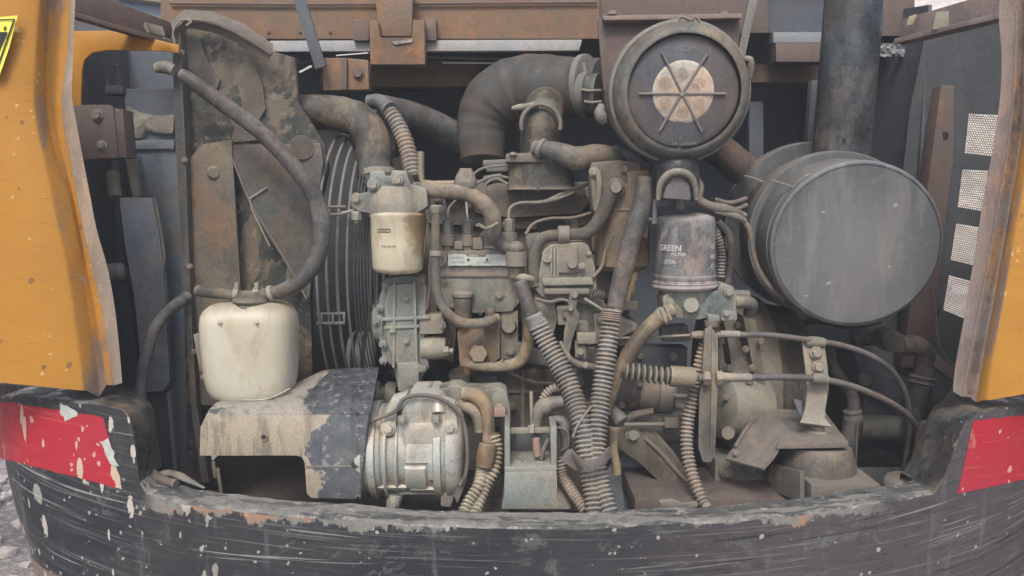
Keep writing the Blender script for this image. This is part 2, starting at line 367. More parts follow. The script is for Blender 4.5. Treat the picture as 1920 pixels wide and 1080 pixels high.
def patches(name, a, b, sc_, lo, hi, rough=.7, dusta=.2, c=None, up=.4, dcol=DUST, thin=None, warp=.8, bmp=.6, gx=None, vs=(1, 1, .7)):
    """two paints in large torn patches with a relief step at their edge"""
    n = N(name); k = n.noise(sc_, 8, .62, n.vec(vs, loc=(2.3, .7, 5.1)), warp)
    if gx:
        sx = n.n.new('ShaderNodeSeparateXYZ'); n.l.new(n.pos.outputs['Position'], sx.inputs[0]); k = n.math('ADD', k, n.ramp(sx.outputs[0], gx[0], gx[1], gx[2], gx[3]))
    m = n.ramp(k, lo, hi); col = n.mix(m, a, b)
    if c: col = n.mix(n.ramp(n.noise(sc_ * 2.3, 6, .7, n.vec(loc=(7, 3, 1))), .56, .66), col, c)
    sp = n.n.new('ShaderNodeSeparateXYZ'); n.l.new(n.pos.outputs['Normal'], sp.inputs[0])
    f = n.math('ADD', n.math('ADD', n.math('MULTIPLY', n.math('MAXIMUM', sp.outputs[2], 0.0), up), dusta), n.math('MULTIPLY', n.math('SUBTRACT', n.noise(28, 8, .75), .5), 1.8))
    col = n.mix(n.math('MINIMUM', n.math('MAXIMUM', f, 0.0), .85), col, dcol)
    col = n.mix(n.math('MULTIPLY', n.ramp(n.noise(22, 6, .7, n.vec((1, 1, .15))), .50, .62), .45), col, (.045, .045, .045))
    col = n.mix(n.math('MULTIPLY', n.ramp(n.noise(46, 5, .7), .56, .64), .5), col, tuple(min(1, q * 1.5) for q in dcol))
    col = n.mix(1.0, col, n.mix(n.ramp(n.noise(260, 3, .7), .36, .64), (.85, .85, .85), (1.15, 1.15, 1.15)), 'MULTIPLY')
    nm = n.bump(m, bmp, .0015); nm = n.bump(n.noise(70, 6, .7), .45, .002, nm)
    return n.done(col, rough, 0.0, nm)
M['shroudp'] = patches('peeling_shroud_sheet', (.145, .122, .092), (.042, .05, .048), 6.5, .475, .49, c=(.14, .10, .075), dcol=(.2, .165, .13), dusta=.1)
M['guard'] = patches('belt_guard_sheet', (.40, .35, .265), (.105, .12, .14), 8.0, .475, .49, c=None, dusta=.08, dcol=(.30, .285, .25), up=.1, gx=(-.48, -.34, -.20, .10), warp=.4)
M['guardtop'] = patches('belt_guard_top', (.30, .275, .23), (.035, .042, .055), 9.0, .42, .47, c=(.085, .09, .10), dusta=.12, dcol=(.21, .205, .20), up=.02, gx=(-.50, -.40, -.3, .15))

def orange(name, dirt):
    n = N(name); k = n.noise(3.2, 5, .6)
    col = n.mix(n.ramp(k, .3, .7), (.475, .232, .032), (.42, .195, .03))
    col = n.mix(n.ramp(n.noise(1.3, 3, .5, n.vec((1, 1, .5))), .45, .65), col, (.45, .25, .055))
    st = n.noise(3, 6, .75, n.vec((6, 6, 90), (0, R(4), 0)), .4)
    col = n.mix(n.math('MULTIPLY', n.ramp(st, .57, .63), .6), col, (.30, .13, .05))
    sp = n.splats(110, .05); col = n.mix(n.math('MULTIPLY', sp, .8), col, (.62, .42, .22))
    sd_ = n.splats(80, .03, n.vec(loc=(3, 3, 3))); col = n.mix(n.math('MULTIPLY', sd_, .7), col, (.16, .09, .05))
    gm = n.noise(70, 6, .75, n.vec(loc=(1, 1, 6))); col = n.mix(n.math('MULTIPLY', n.ramp(gm, .60, .74), .5), col, (.36, .19, .08))
    col = n.mix(1.0, col, n.mix(n.noise(240, 3, .7), (.82, .82, .82), (1.18, 1.18, 1.18)), 'MULTIPLY')
    if dirt:
        d = n.noise(8, 8, .7, n.vec((1, 1, .35)), .5)
        col = n.mix(n.ramp(d, .60 - dirt * .25, .70 - dirt * .2), col, (.22, .155, .12))
        d2 = n.noise(26, 6, .75, n.vec(loc=(4, 4, 4)))
        col = n.mix(n.ramp(d2, .60, .68), col, (.35, .29, .25))
    nm = n.bump(n.noise(9, 3, .5), .25, .006); nm = n.bump(n.noise(160, 4, .6), .18, .001, nm)
    return n.done(col, .42 if not dirt else .65, 0.0, nm, .4)
M['orange'] = orange('orange_paint', 0); M['orangel'] = orange('orange_edge_paint', .55)
M['lip'] = dusty('worn_lip', (.20, .155, .115), (.155, .105, .065), dust=.22, up=.2, dcol=(.27, .225, .185), rust=.45, rcol=(.34, .175, .05), grime=.45)
M['lipr'] = dusty('rusty_lip', (.15, .115, .10), (.18, .115, .07), dust=.2, up=.2, dcol=(.20, .165, .155), rust=.35, rcol=(.28, .15, .055), grime=.6)

def cw_paint(name):
    """black paint of the counterweight: dust with a purple sheen put into its colour, long scratches, drops, rust showing near the top edge"""
    n = N(name); sx = n.n.new('ShaderNodeSeparateXYZ'); n.l.new(n.pos.outputs['Position'], sx.inputs[0]); X, Z = sx.outputs[0], sx.outputs[2]
    k = n.noise(2.2, 7, .65, n.vec((1, 1, 2.2)), .5)
    col = n.mix(n.ramp(k, .38, .62), (.020, .025, .032), (.040, .040, .044))
    dx = n.math('ADD', n.ramp(X, -.05, .7, .02, .85), n.math('MULTIPLY', n.math('SUBTRACT', n.noise(4, 7, .7, n.vec((1, 1, 1.6))), .5), .9))
    col = n.mix(n.math('MINIMUM', n.math('MAXIMUM', dx, 0.0), .8), col, (.092, .08, .086))  # dust towards the right, plus a purple sheen mixed into the colour
    run = n.noise(14, 5, .6, n.vec((2.2, 1, .3))); col = n.mix(n.math('MULTIPLY', n.ramp(run, .56, .72), .5), col, (.14, .155, .165))
    sm = n.noise(7, 7, .8, n.vec((1, 1, 1.6), loc=(8, 1, 3)), .8); col = n.mix(n.math('MULTIPLY', n.ramp(sm, .54, .62), .5), col, (.15, .158, .15))
    ug = n.noise(30, 6, .75, n.vec((1, 1, 2.5), loc=(3, 1, 3))); col = n.mix(n.math('MULTIPLY', n.ramp(ug, .52, .68), .6), col, (.022, .025, .032))
    # scratches that follow the swing of the belly
    zc_ = n.math('SUBTRACT', Z, n.math('MULTIPLY', n.math('MULTIPLY', X, X), .07))
    def swing(sc2, seed, tilt):
        cb = n.n.new('ShaderNodeCombineXYZ'); n.set(cb.inputs[0], n.math('MULTIPLY', X, 1.5)); n.set(cb.inputs[1], float(seed))
        n.set(cb.inputs[2], n.math('MULTIPLY', n.math('ADD', zc_, n.math('MULTIPLY', X, tilt)), float(sc2))); return cb.outputs[0]
    for k_, (sc2, lo, amt, cc, tl, m0_) in enumerate(((85, .655, .75, (.30, .30, .295), .03, .38), (130, .665, .85, (.36, .355, .35), -.03, .34), (90, .61, .6, (.14, .16, .17), .01, .40), (120, .64, .7, (.30, .30, .30), -.05, .44), (170, .62, .55, (.23, .225, .22), .0, .40), (240, .60, .5, (.17, .165, .165), .02, .35), (100, .60, .7, (.018, .02, .026), -.02, .40))):
        q = n.noise(1.0, 3, .6, swing(sc2, k_ * 7 + 1, tl), .1)
        msk = n.ramp(n.noise(2.6, 4, .7, n.vec((1, 1, 2), loc=(k_ * 3, 2, 2))), m0_, m0_ + .16)
        col = n.mix(n.math('MULTIPLY', n.math('MULTIPLY', n.ramp(q, lo, lo + .025), amt), msk), col, cc)
    # scraped-off area low on the left
    sa = n.math('MULTIPLY', n.ramp(X, -.66, -.98), n.ramp(Z, .56, .44)); sb = n.noise(8, 7, .7, n.vec((1, 1, 3)), .6)
    col = n.mix(n.ramp(n.math('MULTIPLY', sa, n.math('ADD', sb, .35)), .38, .46), col, (.22, .165, .125))
    # rust and primer close under the top edge
    zt = n.ramp(n.math('ADD', Z, n.math('MULTIPLY', n.math('SUBTRACT', n.noise(7, 8, .75, n.vec((1, 1, .6))), .5), .17)), .694, .698)
    cen = n.math('MULTIPLY', n.ramp(X, -.735, -.70), n.ramp(X, .74, .66))
    zt = n.math('MULTIPLY', zt, cen)
    col = n.mix(zt, col, n.mix(n.ramp(n.noise(5, 6, .7, n.vec((1, 1, 3))), .54, .60), n.mix(n.noise(60, 5, .75), (.10, .105, .10), (.30, .30, .27)), (.33, .20, .13)))
    big = n.splats(9, .07, n.vec((1, 1, .8)), .03); col = n.mix(n.math('MULTIPLY', big, .7), col, (.42, .43, .38))
    sp = n.splats(44, .36, n.vec((1.1, 1.1, .42), (0, R(12), 0)), .04); lf = n.ramp(X, -.35, -.8, .0, 1)
    col = n.mix(n.math('MULTIPLY', sp, lf), col, (.50, .48, .42))
    s2 = n.splats(120, .055); col = n.mix(n.math('MULTIPLY', s2, .8), col, (.42, .41, .39))
    rb = n.splats(9, .07, n.vec(loc=(2, 6, 1)), .02); col = n.mix(rb, col, (.30, .13, .075))
    col = n.mix(1.0, col, n.mix(n.noise(300, 3, .7), (.75, .75, .75), (1.25, 1.25, 1.25)), 'MULTIPLY')
    nm = n.bump(n.noise(5, 3, .5), .3, .012); nm = n.bump(n.noise(1, 4, .65, n.vec((1.5, 1.5, 130), (0, R(2), 0))), .35, .0012, nm)
    nm = n.bump(n.noise(140, 4, .7), .25, .001, nm)
    return n.done(col, n.ramp(k, .3, .7, .5, .72), 0.0, nm, .3)
M['cw'] = cw_paint('counterweight_paint')
M['cwtop'] = patches('worn_counterweight_top', (.19, .19, .18), (.04, .044, .046), 12, .50, .54, c=(.34, .33, .30), dusta=.12, dcol=(.25, .25, .225), up=.12, vs=(.45, 2.2, 2), warp=.3)
M['cwhorn'] = dusty('grimy_black_edge', (.028, .03, .033), (.06, .054, .048), dust=.12, up=.2, dcol=(.15, .135, .12), rough=.45, bump=.6, lump=.25, chips=.45, ccol=(.22, .21, .19))
def sticker():
    n = N('red_reflective_film'); k = n.noise(5, 4, .6)
    col = n.mix(n.ramp(k, .35, .65), (.44, .022, .038), (.40, .032, .052))
    col = n.mix(n.math('MULTIPLY', n.ramp(n.pos.outputs['Position'] and n.noise(2, 4, .7, n.vec((3, 3, 60), (0, R(5), 0))), .58, .66), .4), col, (.62, .16, .14))
    sx = n.n.new('ShaderNodeSeparateXYZ'); n.l.new(n.pos.outputs['Position'], sx.inputs[0])
    sp = n.splats(40, .36, n.vec((1.1, 1.1, .42), (0, R(12), 0)), .05); sp = n.math('MULTIPLY', sp, n.ramp(sx.outputs[0], -.3, -.7, .25, 1))
    col = n.mix(sp, col, (.55, .44, .33))
    s2 = n.splats(80, .12); col = n.mix(n.math('MULTIPLY', s2, .8), col, (.62, .42, .36))
    vo = n.n.new('ShaderNodeTexVoronoi'); vo.inputs['Scale'].default_value = 420; n.l.new(n.pos.outputs['Position'], vo.inputs['Vector'])
    return n.done(col, .6, 0.0, n.bump(vo.outputs['Distance'], .15, .0005), .25)
M['red'] = sticker()
def plain(name, col, rough=.6, metal=0.0, bump=0, var=.12):
    n = N(name); c = n.mix(n.noise(60, 5, .7), tuple(x * (1 - var) for x in col), tuple(min(1, x * (1 + var)) for x in col))
    return n.done(c, rough, metal, n.bump(n.noise(150, 4, .7), bump, .001) if bump else None)
M['white'] = plain('pale_film_backing', (.46, .50, .46), .7, bump=.3, var=.3)
M['ink'] = plain('black_print', (.03, .03, .03)); M['inkl'] = plain('white_print', (.62, .60, .58), var=.35); M['inkg'] = plain('faint_grey_print', (.24, .24, .26), var=.3)
M['cream'] = None
def cream(name, a, b, stain, rough=.45, gx=None):
    n = N(name); sx = n.n.new('ShaderNodeSeparateXYZ'); n.l.new(n.pos.outputs['Normal'], sx.inputs[0])
    col = n.mix(n.ramp(n.noise(9, 6, .6, n.vec((1, 1, .4))), .4, .62), a, b)
    f = n.ramp(n.noise(14, 7, .7, n.vec((1.2, 1, .6), loc=(3, 0, 0)), .6), .52, .68)
    col = n.mix(n.math('MULTIPLY', f, .75), col, stain)
    if gx:
        px_ = n.n.new('ShaderNodeSeparateXYZ'); n.l.new(n.pos.outputs['Position'], px_.inputs[0])
        e_ = n.math('ADD', px_.outputs[0], n.math('MULTIPLY', n.math('SUBTRACT', n.noise(22, 6, .65), .5), .09))
        e_ = n.math('ADD', e_, n.math('MULTIPLY', px_.outputs[2], .25)); col = n.mix(n.math('MULTIPLY', n.ramp(e_, gx[0], gx[1] + .01), .85), col, (.27, .18, .09))
    up = n.math('MULTIPLY', n.ramp(sx.outputs[2], .35, .95), n.ramp(n.noise(30, 6, .7), .30, .62, .25, .9)); col = n.mix(up, col, (.34, .29, .22))
    st = n.ramp(n.noise(30, 4, .6, n.vec((1, 1, .06))), .66, .72); col = n.mix(n.math('MULTIPLY', st, .45), col, (.45, .34, .16))
    n.b.inputs['Subsurface Weight'].default_value = .08
    return n.done(col, rough, 0.0, n.bump(n.noise(45, 5, .6), .3, .0015), .4)
M['tank'] = cream('aged_white_plastic', (.56, .54, .455), (.49, .465, .36), (.40, .35, .235))
M['can'] = cream('cream_can_paint', (.64, .60, .47), (.52, .47, .34), (.40, .33, .20), gx=(.070, .082))
def side_stain():
    """right side of the cream can is brown with old fuel"""
    m = M['can'].copy(); return m
M['canbrown'] = dusty('mustard_can', (.19, .14, .085), (.13, .10, .07), dust=.3, up=.4, dcol=(.215, .18, .135), grime=.4, rough=.6)
M['oilcan'] = dusty('grey_can_paint', (.155, .15, .155), (.19, .175, .17), dust=.35, up=.5, dcol=(.30, .27, .26), grime=.35, rough=.6, sc_=1.2, bump=.2)
M['acl'] = dusty('air_cleaner_cover', (.085, .088, .10), (.075, .08, .09), dust=.2, up=.3, dcol=(.14, .13, .135), grime=.1, sc_=.6, bump=.25, rough=.55, mott=.3)
M['aclr'] = dusty('air_cleaner_rim', (.075, .09, .098), (.12, .12, .11), dust=.22, up=.35, dcol=(.20, .19, .165), grime=.25)
M['cake'] = dusty('caked_dust', (.37, .315, .26), (.33, .28, .235), dust=.4, up=.2, dcol=(.42, .37, .32), grime=.0, bump=.5)
M['cake2'] = dusty('caked_dust_blotch', (.30, .25, .21), (.26, .22, .18), dust=.3, up=.2, dcol=(.33, .28, .24), grime=.0, bump=.4)
M['meshm'] = plain('perforated_steel', (.26, .215, .15), .7)
def ground(name, a, b, c, s1, s2):
    n = N(name); col = n.mix(n.ramp(n.noise(s1, 8, .7), .35, .65), a, b)
    vo = n.n.new('ShaderNodeTexVoronoi'); vo.inputs['Scale'].default_value = s2; n.l.new(n.pos.outputs['Position'], vo.inputs['Vector'])
    sp = n.n.new('ShaderNodeSeparateColor'); n.l.new(vo.outputs['Color'], sp.inputs[0])
    col = n.mix(n.ramp(sp.outputs[0], .55, .8), col, c)
    return n.done(col, .95, 0.0, n.bump(n.math('ADD', vo.outputs['Distance'], n.noise(s2 * 1.5, 6, .7)), .9, .02), .2)
M['ground'] = ground('gravelly_ground', (.38, .33, .30), (.29, .26, .245), (.45, .41, .39), 3, 40)
M['bank'] = ground('pale_stony_bank', (.58, .53, .46), (.44, .39, .35), (.66, .60, .54), 1.2, 6)
M['stone'] = dusty('gravel_stone', (.36, .32, .30), (.25, .22, .22), dust=.3, up=.3, dcol=(.45, .41, .38), sc_=1)
M['sticker'] = plain('yellow_sticker', (.85, .80, .12), .5)
M['foil'] = plain('crumpled_foil', (.22, .23, .25), .5, .1, bump=.8, var=.4)
M['glass'] = plain('blue_cab_glass', (.16, .22, .30), .2)
# ================================================================ setting
b = B()
for q in ((-65, -65), (65, -65), (65, 65), (-65, 65)): b.bm.verts.new((q[0], q[1], 0))
b.bm.verts.ensure_lookup_table(); b.bm.faces.new(b.bm.verts[:]); struct('ground', b, M['ground'])
b = B(); rows = []
for i in range(60):
    r = []
    for j in range(120):
        x = -45 + 90 * j / 119; y = 7 + 14 * i / 59; t = i / 59
        z = -0.15 + 8 * t ** 1.15 + (.9 * noise.fractal(Vector((x, y, 0)) * .35, 1, 2, 4) + .3 * noise.noise(Vector((x, y, 3)) * 1.9)) * min(1, t * 5)
        r.append(Vector((x, y, z)))
    rows.append(r)
b.loft(rows, 0); struct('stony_bank', b, M['bank'], 60)
b = B()
for i in range(1500):
    x = random.uniform(-3.4, -.3); y = random.uniform(.2, 4.2); r = random.uniform(.008, .035)
    bm = bmesh.new(); bmesh.ops.create_icosphere(bm, subdivisions=1, radius=r)
    for v in bm.verts: v.co = Vector((v.co.x * 1.2, v.co.y, v.co.z * .7)) + noise.noise_vector(v.co * 60 + Vector((i, 0, 0))) * r * .35
    bmesh.ops.transform(bm, matrix=Matrix.Translation((x, y, r * .3)) @ Matrix.Rotation(random.random() * 6, 4, 'Z'), verts=bm.verts)
    b.join(bm)
o = struct('gravel', b, M['stone'], 20); o['kind'] = 'stuff'

# ================================================================ counterweight
def proj(p):
    d = p - CAM; z = d.dot(FWD); return 960 + FPX * d.x / z, 540 - FPX * d.dot(UPV) / z
LIP = [(-900, 700), (-300, 722), (0, 742), (120, 748), (190, 757), (228, 768), (243, 785), (250, 812), (256, 860), (262, 905), (275, 925), (330, 938), (400, 950), (500, 961), (600, 970), (800, 984), (1000, 988), (1200, 986), (1400, 972), (1500, 962), (1600, 950), (1700, 934), (1752, 920), (1772, 885), (1786, 850), (1800, 812), (1812, 790), (1835, 776), (1870, 766), (1920, 757), (2300, 730), (3200, 700)]
def lerp_tab(t, x):
    if x <= t[0][0]: return t[0][1]
    for (a, p), (c, q) in zip(t, t[1:]):
        if x <= c: return p + (q - p) * (x - a) / (c - a)
    return t[-1][1]
def acw(z): return 1.325 - .34 * max(0, .72 - z) ** 1.4
def cwp(s, z):
    n = 2.6; a = acw(z); e = min(1, abs(s))
    return Vector((.05 + a * s, -.10 + .72 * (1 - (1 - e ** n) ** (1 / n)), z))
def ztop(s):
    lo, hi = .4, 1.3
    for _ in range(40):
        m = (lo + hi) / 2; x, y = proj(cwp(s, m))
        if y > lerp_tab(LIP, x): lo = m
        else: hi = m
    return lo
ss = []
s = -1.0
while s < 1:
    ss.append(s); x = proj(cwp(s, .75))[0]
    s += .0016 if (225 < x < 285 or 1735 < x < 1850) else (.004 if abs(s) > .93 else .008)
ss.append(1.0)
tops = []
for s in ss:
    z = ztop(s) if abs(s) < .97 else tops[-1] if s > 0 else None
    tops.append(z)
z0 = next(z for z in tops if z); tops = [z or z0 for z in tops]
def jag(x): return (noise.noise(Vector((x * 9, 0, 4))) * .006 + noise.noise(Vector((x * 45, 0, 4))) * .0025)
tops = [z + jag(s) for s, z in zip(ss, tops)]
cwt = thing('counterweight', 'long black scratched and paint-spattered steel counterweight curving along the bottom, below the open bay', 'counterweight', (960, 1300, .1))
b = B(); ZB = .2
b.loft([[cwp(s, ZB + (zt - .004 - ZB) * i / 26) for s, zt in zip(ss, tops)] for i in range(27)], 0)
part('outer_skin', b, M['cw'], cwt, ang=50)
b = B(); b.loft([[cwp(s, ZB) for s in ss], [cwp(s, ZB) + Vector((0, .25, .01)) for s in ss]], 0); part('underside', b, M['black'], cwt)
def ledge(sel, mat, nm, depth):
    idx = [i for i, s in enumerate(ss) if sel(proj(cwp(s, .75))[0])]
    rows = [[] for _ in range(8)]
    for i in idx:
        s, zt = ss[i], tops[i]; p = cwp(s, zt - .004); r_ = noise.noise(Vector((s * 30, 1, 1))) * .003; dp = depth(s)
        ra = [p, p + Vector((0, .0015, .003)), p + Vector((0, .006, .0045)), p + Vector((0, dp * .35, .004 + r_)), p + Vector((0, dp * .7, .003 - r_)), p + Vector((0, dp - .004, .003)), p + Vector((0, dp, -.003)), Vector((p.x, p.y + dp, ZB + .05))]
        for k in range(8): rows[k].append(ra[k])
    b = B(); b.loft(rows, 0); part(nm, b, mat, cwt, ang=45)
ledge(lambda x: 262 <= x <= 1752, M['cwtop'], 'top_ledge', lambda s: .078)
ledge(lambda x: x < 264, M['cwhorn'], 'raised_end', lambda s: .10)
ledge(lambda x: x > 1748, M['cwhorn'], 'raised_end', lambda s: .13)
def surf(px, py, out=0.0):
    """the place on the counterweight skin seen at px,py"""
    y = 0.0
    for _ in range(30):
        p = P(px, py, y); s = max(-.985, min(.985, (p.x - .05) / acw(p.z))); y = y * .5 + cwp(s, p.z).y * .5
    return P(px, py, y) + (CAM - P(px, py, y)).normalized() * out
def patch(tl, tr, br, bl, out, nu=30, nv=12, top=None, bot=None, wav=0):
    rows = []
    for j in range(nv + 1):
        v = j / nv; r = []
        for i in range(nu + 1):
            u = i / nu
            x = (tl[0] * (1 - u) + tr[0] * u) * (1 - v) + (bl[0] * (1 - u) + br[0] * u) * v
            y = (tl[1] * (1 - u) + tr[1] * u) * (1 - v) + (bl[1] * (1 - u) + br[1] * u) * v
            if wav and j in (0, nv): y += noise.noise(Vector((x * .06, j, 0))) * wav
            if wav and i in (0, nu): x += noise.noise(Vector((i, y * .09, 3))) * wav
            r.append(surf(x, y, out))
        rows.append(r)
    return rows
b = B(); b.loft(patch((-2, 752), (193, 782), (229, 917), (-2, 858), .0015, wav=3), .0006); o = part('reflective_sticker', b, M['red'], cwt, 'red reflective film spattered with cream paint, torn at its right edge')
b = B(); b.loft(patch((188, 826), (203, 822), (221, 876), (205, 868), .0035, 5, 6, wav=6), .0004); o2 = part('torn_film', b, M['white'], o)
b = B(); b.loft(patch((110, 758), (128, 760), (146, 778), (121, 790), .0035, 5, 4, wav=8), .0004); part('torn_film', b, M['white'], o)
b = B(); b.loft(patch((1826, 789), (1935, 777), (1935, 896), (1796, 926), .0015, wav=1.5), .0006); part('reflective_sticker', b, M['red'], cwt, 'plain red reflective film with slanted left edge')
for q in ([(-500, 690), (60, 722), (188, 744), (236, 752), (240, 790), (-500, 780)], [(1836, 742), (1925, 728), (2400, 690), (2400, 770), (1925, 770), (1826, 790), (1812, 780)]):
    b = B(); b.poly(q, lambda x, y: .10 + max(0, 190 - x) * .0016 + max(0, x - 1850) * .0016, .10, 3); part('seat_rail', b.rough(.002, 20), M['cwhorn'], cwt)
# rolled knob at the end of each raised end, rubber plug and grommet on the right
b = B(); b.tube([P(205, 768, .10), P(232, 772, .10), P(243, 790, .12), P(246, 830, .15), P(252, 880, .15)], [8, 10, 9, 7, 5], 12, wob=.3); part('rolled_lip', b.rough(.0015, 50), M['cwhorn'], cwt)
b = B(); b.tube([P(1815, 778, .07), P(1785, 783, .09), P(1768, 800, .11), P(1757, 850, .13), P(1742, 890, .13), P(1715, 905, .12)], [8, 12, 14, 15, 15, 10], 14, wob=.25); part('rolled_lip', b.rough(.002, 50), M['cwhorn'], cwt)
for q, nm in (([(236, 800), (243, 806), (250, 905), (243, 900)], 'edge_strip'), ([(226, 802), (233, 800), (240, 880), (235, 876)], 'edge_strip')):
    b = B(); b.poly(q, .04, .02, 1); part(nm, b.rough(.002, 40), M['iron2'], cwt)

# ================================================================ door panels
def door(nm, label, tab, far, sgn, bot, mats, topy):
    """sheet pillar with folded edge: tab rows (py, face edge, roll, channel, lip)"""
    t = thing(nm, label, 'body panel', (tab[2][1], 760, .05))
    f = B(); e = B(); c = B(); l = B(); F, E, Cc, L = [], [], [], []
    for k, (py, a, r, ch, li) in enumerate(tab):
        last = bot if k == len(tab) - 1 else (0, 0, 0, 0, 0)
        jx = noise.noise(Vector((py * .02, sgn, 0))) * 2
        F.append([P(far, py + last[0], .60), P(far + 30 * sgn, py + last[0], .32), P(far + 70 * sgn, py + last[0], .14), P(far + 120 * sgn, py + last[0], .04), P(far + 190 * sgn, py + last[0], .0), P((far + 190 * sgn + a) / 2, py + last[0] * .5 + last[1] * .5, .002), P(a - 6 * sgn, py + last[1], .012), P(a, py + last[1], .016)])
        E.append([P(a, py + last[1], .016), P(a + 5 * sgn + jx * .3, py + last[1], .020), P(r, py + last[2], .05)])
        Cc.append([P(r, py + last[2], .05), P((r + ch) / 2, py + last[3], .062), P(ch, py + last[3], .058)])
        L.append([P(ch, py + last[3], .058), P(ch + 2 * sgn, py + last[3], .045), P(li + jx, py + last[4], .042), P(li + jx, py + last[4], .065)])
    def fine(rows):
        out = []; cols = [spline([r[j] for r in rows], 5) for j in range(len(rows[0]))]
        return [list(x) for x in zip(*cols)]
    f.loft(fine(F), .003); e.loft(fine(E), .003); c.loft(fine(Cc), .003); l.loft(fine(L), .003)
    part('outer_face', f, mats[0], t, ang=50); part('rolled_edge', e, mats[1], t, ang=70); part('return_flange', c, mats[2], t, ang=70); part('folded_lip', l, mats[3], t, ang=60)
    return t
LT = [(-60, 76, 94, 130, 141), (0, 74, 92, 131, 141), (60, 69, 90, 129, 139), (120, 66, 86, 123, 136), (180, 64, 87, 116, 135), (240, 70, 93, 119, 145), (300, 84, 108, 131, 156), (360, 97, 127, 142, 168), (430, 111, 142, 155, 181), (500, 126, 153, 171, 201), (570, 137, 164, 188, 214), (640, 146, 174, 199, 222), (690, 153, 182, 208, 227), (718, 157, 186, 213, 229)]
ld = door('left_body_panel'.replace('left_', 'orange_'), 'orange scratched sheet metal corner panel carrying a yellow warning sticker', LT, -270, 1, (-8, 14, 26, 4, 0), (M['orange'], M['orangel'], M['orangel'], M['lip']), 0)
RT = [(-60, 1960, 1935, 1912, 1878), (30, 1952, 1930, 1905, 1873), (100, 1948, 1928, 1903, 1878), (170, 1944, 1925, 1900, 1876), (240, 1936, 1918, 1893, 1868), (310, 1926, 1908, 1884, 1856), (380, 1913, 1896, 1871, 1843), (450, 1901, 1884, 1859, 1832), (520, 1889, 1871, 1846, 1820), (600, 1874, 1857, 1830, 1807), (670, 1862, 1844, 1817, 1794), (715, 1854, 1836, 1808, 1788), (738, 1850, 1830, 1806, 1787)]
rd = door('orange_body_panel', 'orange corner panel with rust-streaked brown folded edge beside the perforated grille', RT, 2260, -1, (-24, 12, 16, 6, -4), (M['orange'], M['orangel'], M['lipr'], M['lipr']), 0)
# yellow sticker, cropped by the picture edge
b = B(); b.loft([[P(-60, 36, -.0125), P(-14, 33, -.0115), P(33, 29, -.010)], [P(-60, 90, -.0125), P(-24, 95, -.0118), P(17, 90, -.0105)], [P(-60, 150, -.0125), P(-30, 148, -.0118), P(-2, 145, -.0108)]], .0004)
stk = part('warning_sticker', b, M['sticker'], ld)
for q in ([(-40, 38), (27, 35), (27, 37), (-40, 40)], [(25, 36), (28, 36), (-4, 128), (-7, 128)]):
    b = B(); b.poly(q, -.0128, .0003, 0); part('printed_border', b, M['ink'], stk)
b = B(); b.poly([(-8, 60), (14, 60), (-2, 96), (-22, 96)], -.0129, .0003, 0); part('printed_mark', b, M['ink'], stk)
b = B(); b.poly([(8, 50), (12, 49), (9, 57), (6, 57)], -.0129, .0003, 0); part('printed_mark', b, M['ink'], stk)

# sloping top braces between the corner panels and the roof
t = thing('corner_brace', 'dusty brown angle bar sloping from the left corner panel to the sheet metal shroud', 'brace', (220, 60, .2))
b = B(); b.beam((120, -6, .16), (322, 66, .36), .055, .004); b.beam((120, 24, .16), (322, 84, .36), .010, .05); part('angle_bar', b, M['beamd'], t)
b = B(); b.poly([(268, 48), (273, 40), (281, 62), (277, 63)], .24, .01, 1); b.poly([(274, 42), (305, 50), (310, 68), (283, 62)], .26, .004, 1); part('bracket', b, M['shroudd'], t)
t = thing('corner_brace', 'grey-violet dusty angle bar sloping from the right corner panel up beside the exhaust', 'brace', (1800, 50, .2))
b = B(); b.beam((1905, 2, .16), (1690, 62, .42), .062, .004); b.beam((1905, 26, .16), (1690, 78, .42), .012, .05); part('angle_bar', b, M['lipr'], t)
b = B(); b.poly([(1756, 22), (1806, 20), (1800, 48), (1748, 56)], .30, .004, 1); part('gusset', b, M['ironl'], t)
b = B(); b.poly([(1706, 30), (1720, 26), (1712, 46), (1700, 48)], .36, .01, 1); part('yellow_edge', b, M['yellow'], t)

# ================================================================ dark bay shell
sh = thing('engine_bay_shell', 'dark blue-grey inner walls, roof and oily floor of the bay behind the engine', 'bay wall', (960, 540, 1.5))
zr = P(960, -70, .8).z
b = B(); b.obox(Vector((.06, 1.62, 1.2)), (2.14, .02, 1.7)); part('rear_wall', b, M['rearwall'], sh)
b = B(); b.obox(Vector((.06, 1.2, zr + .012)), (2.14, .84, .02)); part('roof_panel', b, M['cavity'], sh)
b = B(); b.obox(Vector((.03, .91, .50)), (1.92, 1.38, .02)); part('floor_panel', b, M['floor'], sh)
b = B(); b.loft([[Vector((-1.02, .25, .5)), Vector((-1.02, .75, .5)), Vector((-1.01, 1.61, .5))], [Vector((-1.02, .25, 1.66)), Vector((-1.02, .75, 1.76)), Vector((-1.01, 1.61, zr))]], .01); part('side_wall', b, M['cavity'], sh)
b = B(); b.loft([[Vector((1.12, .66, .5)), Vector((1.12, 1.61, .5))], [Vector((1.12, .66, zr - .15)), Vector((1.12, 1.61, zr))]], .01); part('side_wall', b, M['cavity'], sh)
b = B(); b.obox(Vector((-.62, 1.25, 1.15)), (.5, .5, 1.0)); part('shade_block', b, M['wire'], sh)  # dark block stands in for the shade behind the fan
t = thing('shade_hood', 'unseen hood sheet added over the bay to shade the engine from the sky', 'hood', (960, -70, .85))
part('shade_sheet', B().loft([[Vector((x, .86, zr + .02)), Vector((x, .62, zr + .40)), Vector((x, .40, zr + .78))] for x in (-1.0, 0.05, 1.1)], .004), M['orange'], t)  # unseen sheet added above the frame to shade the engine
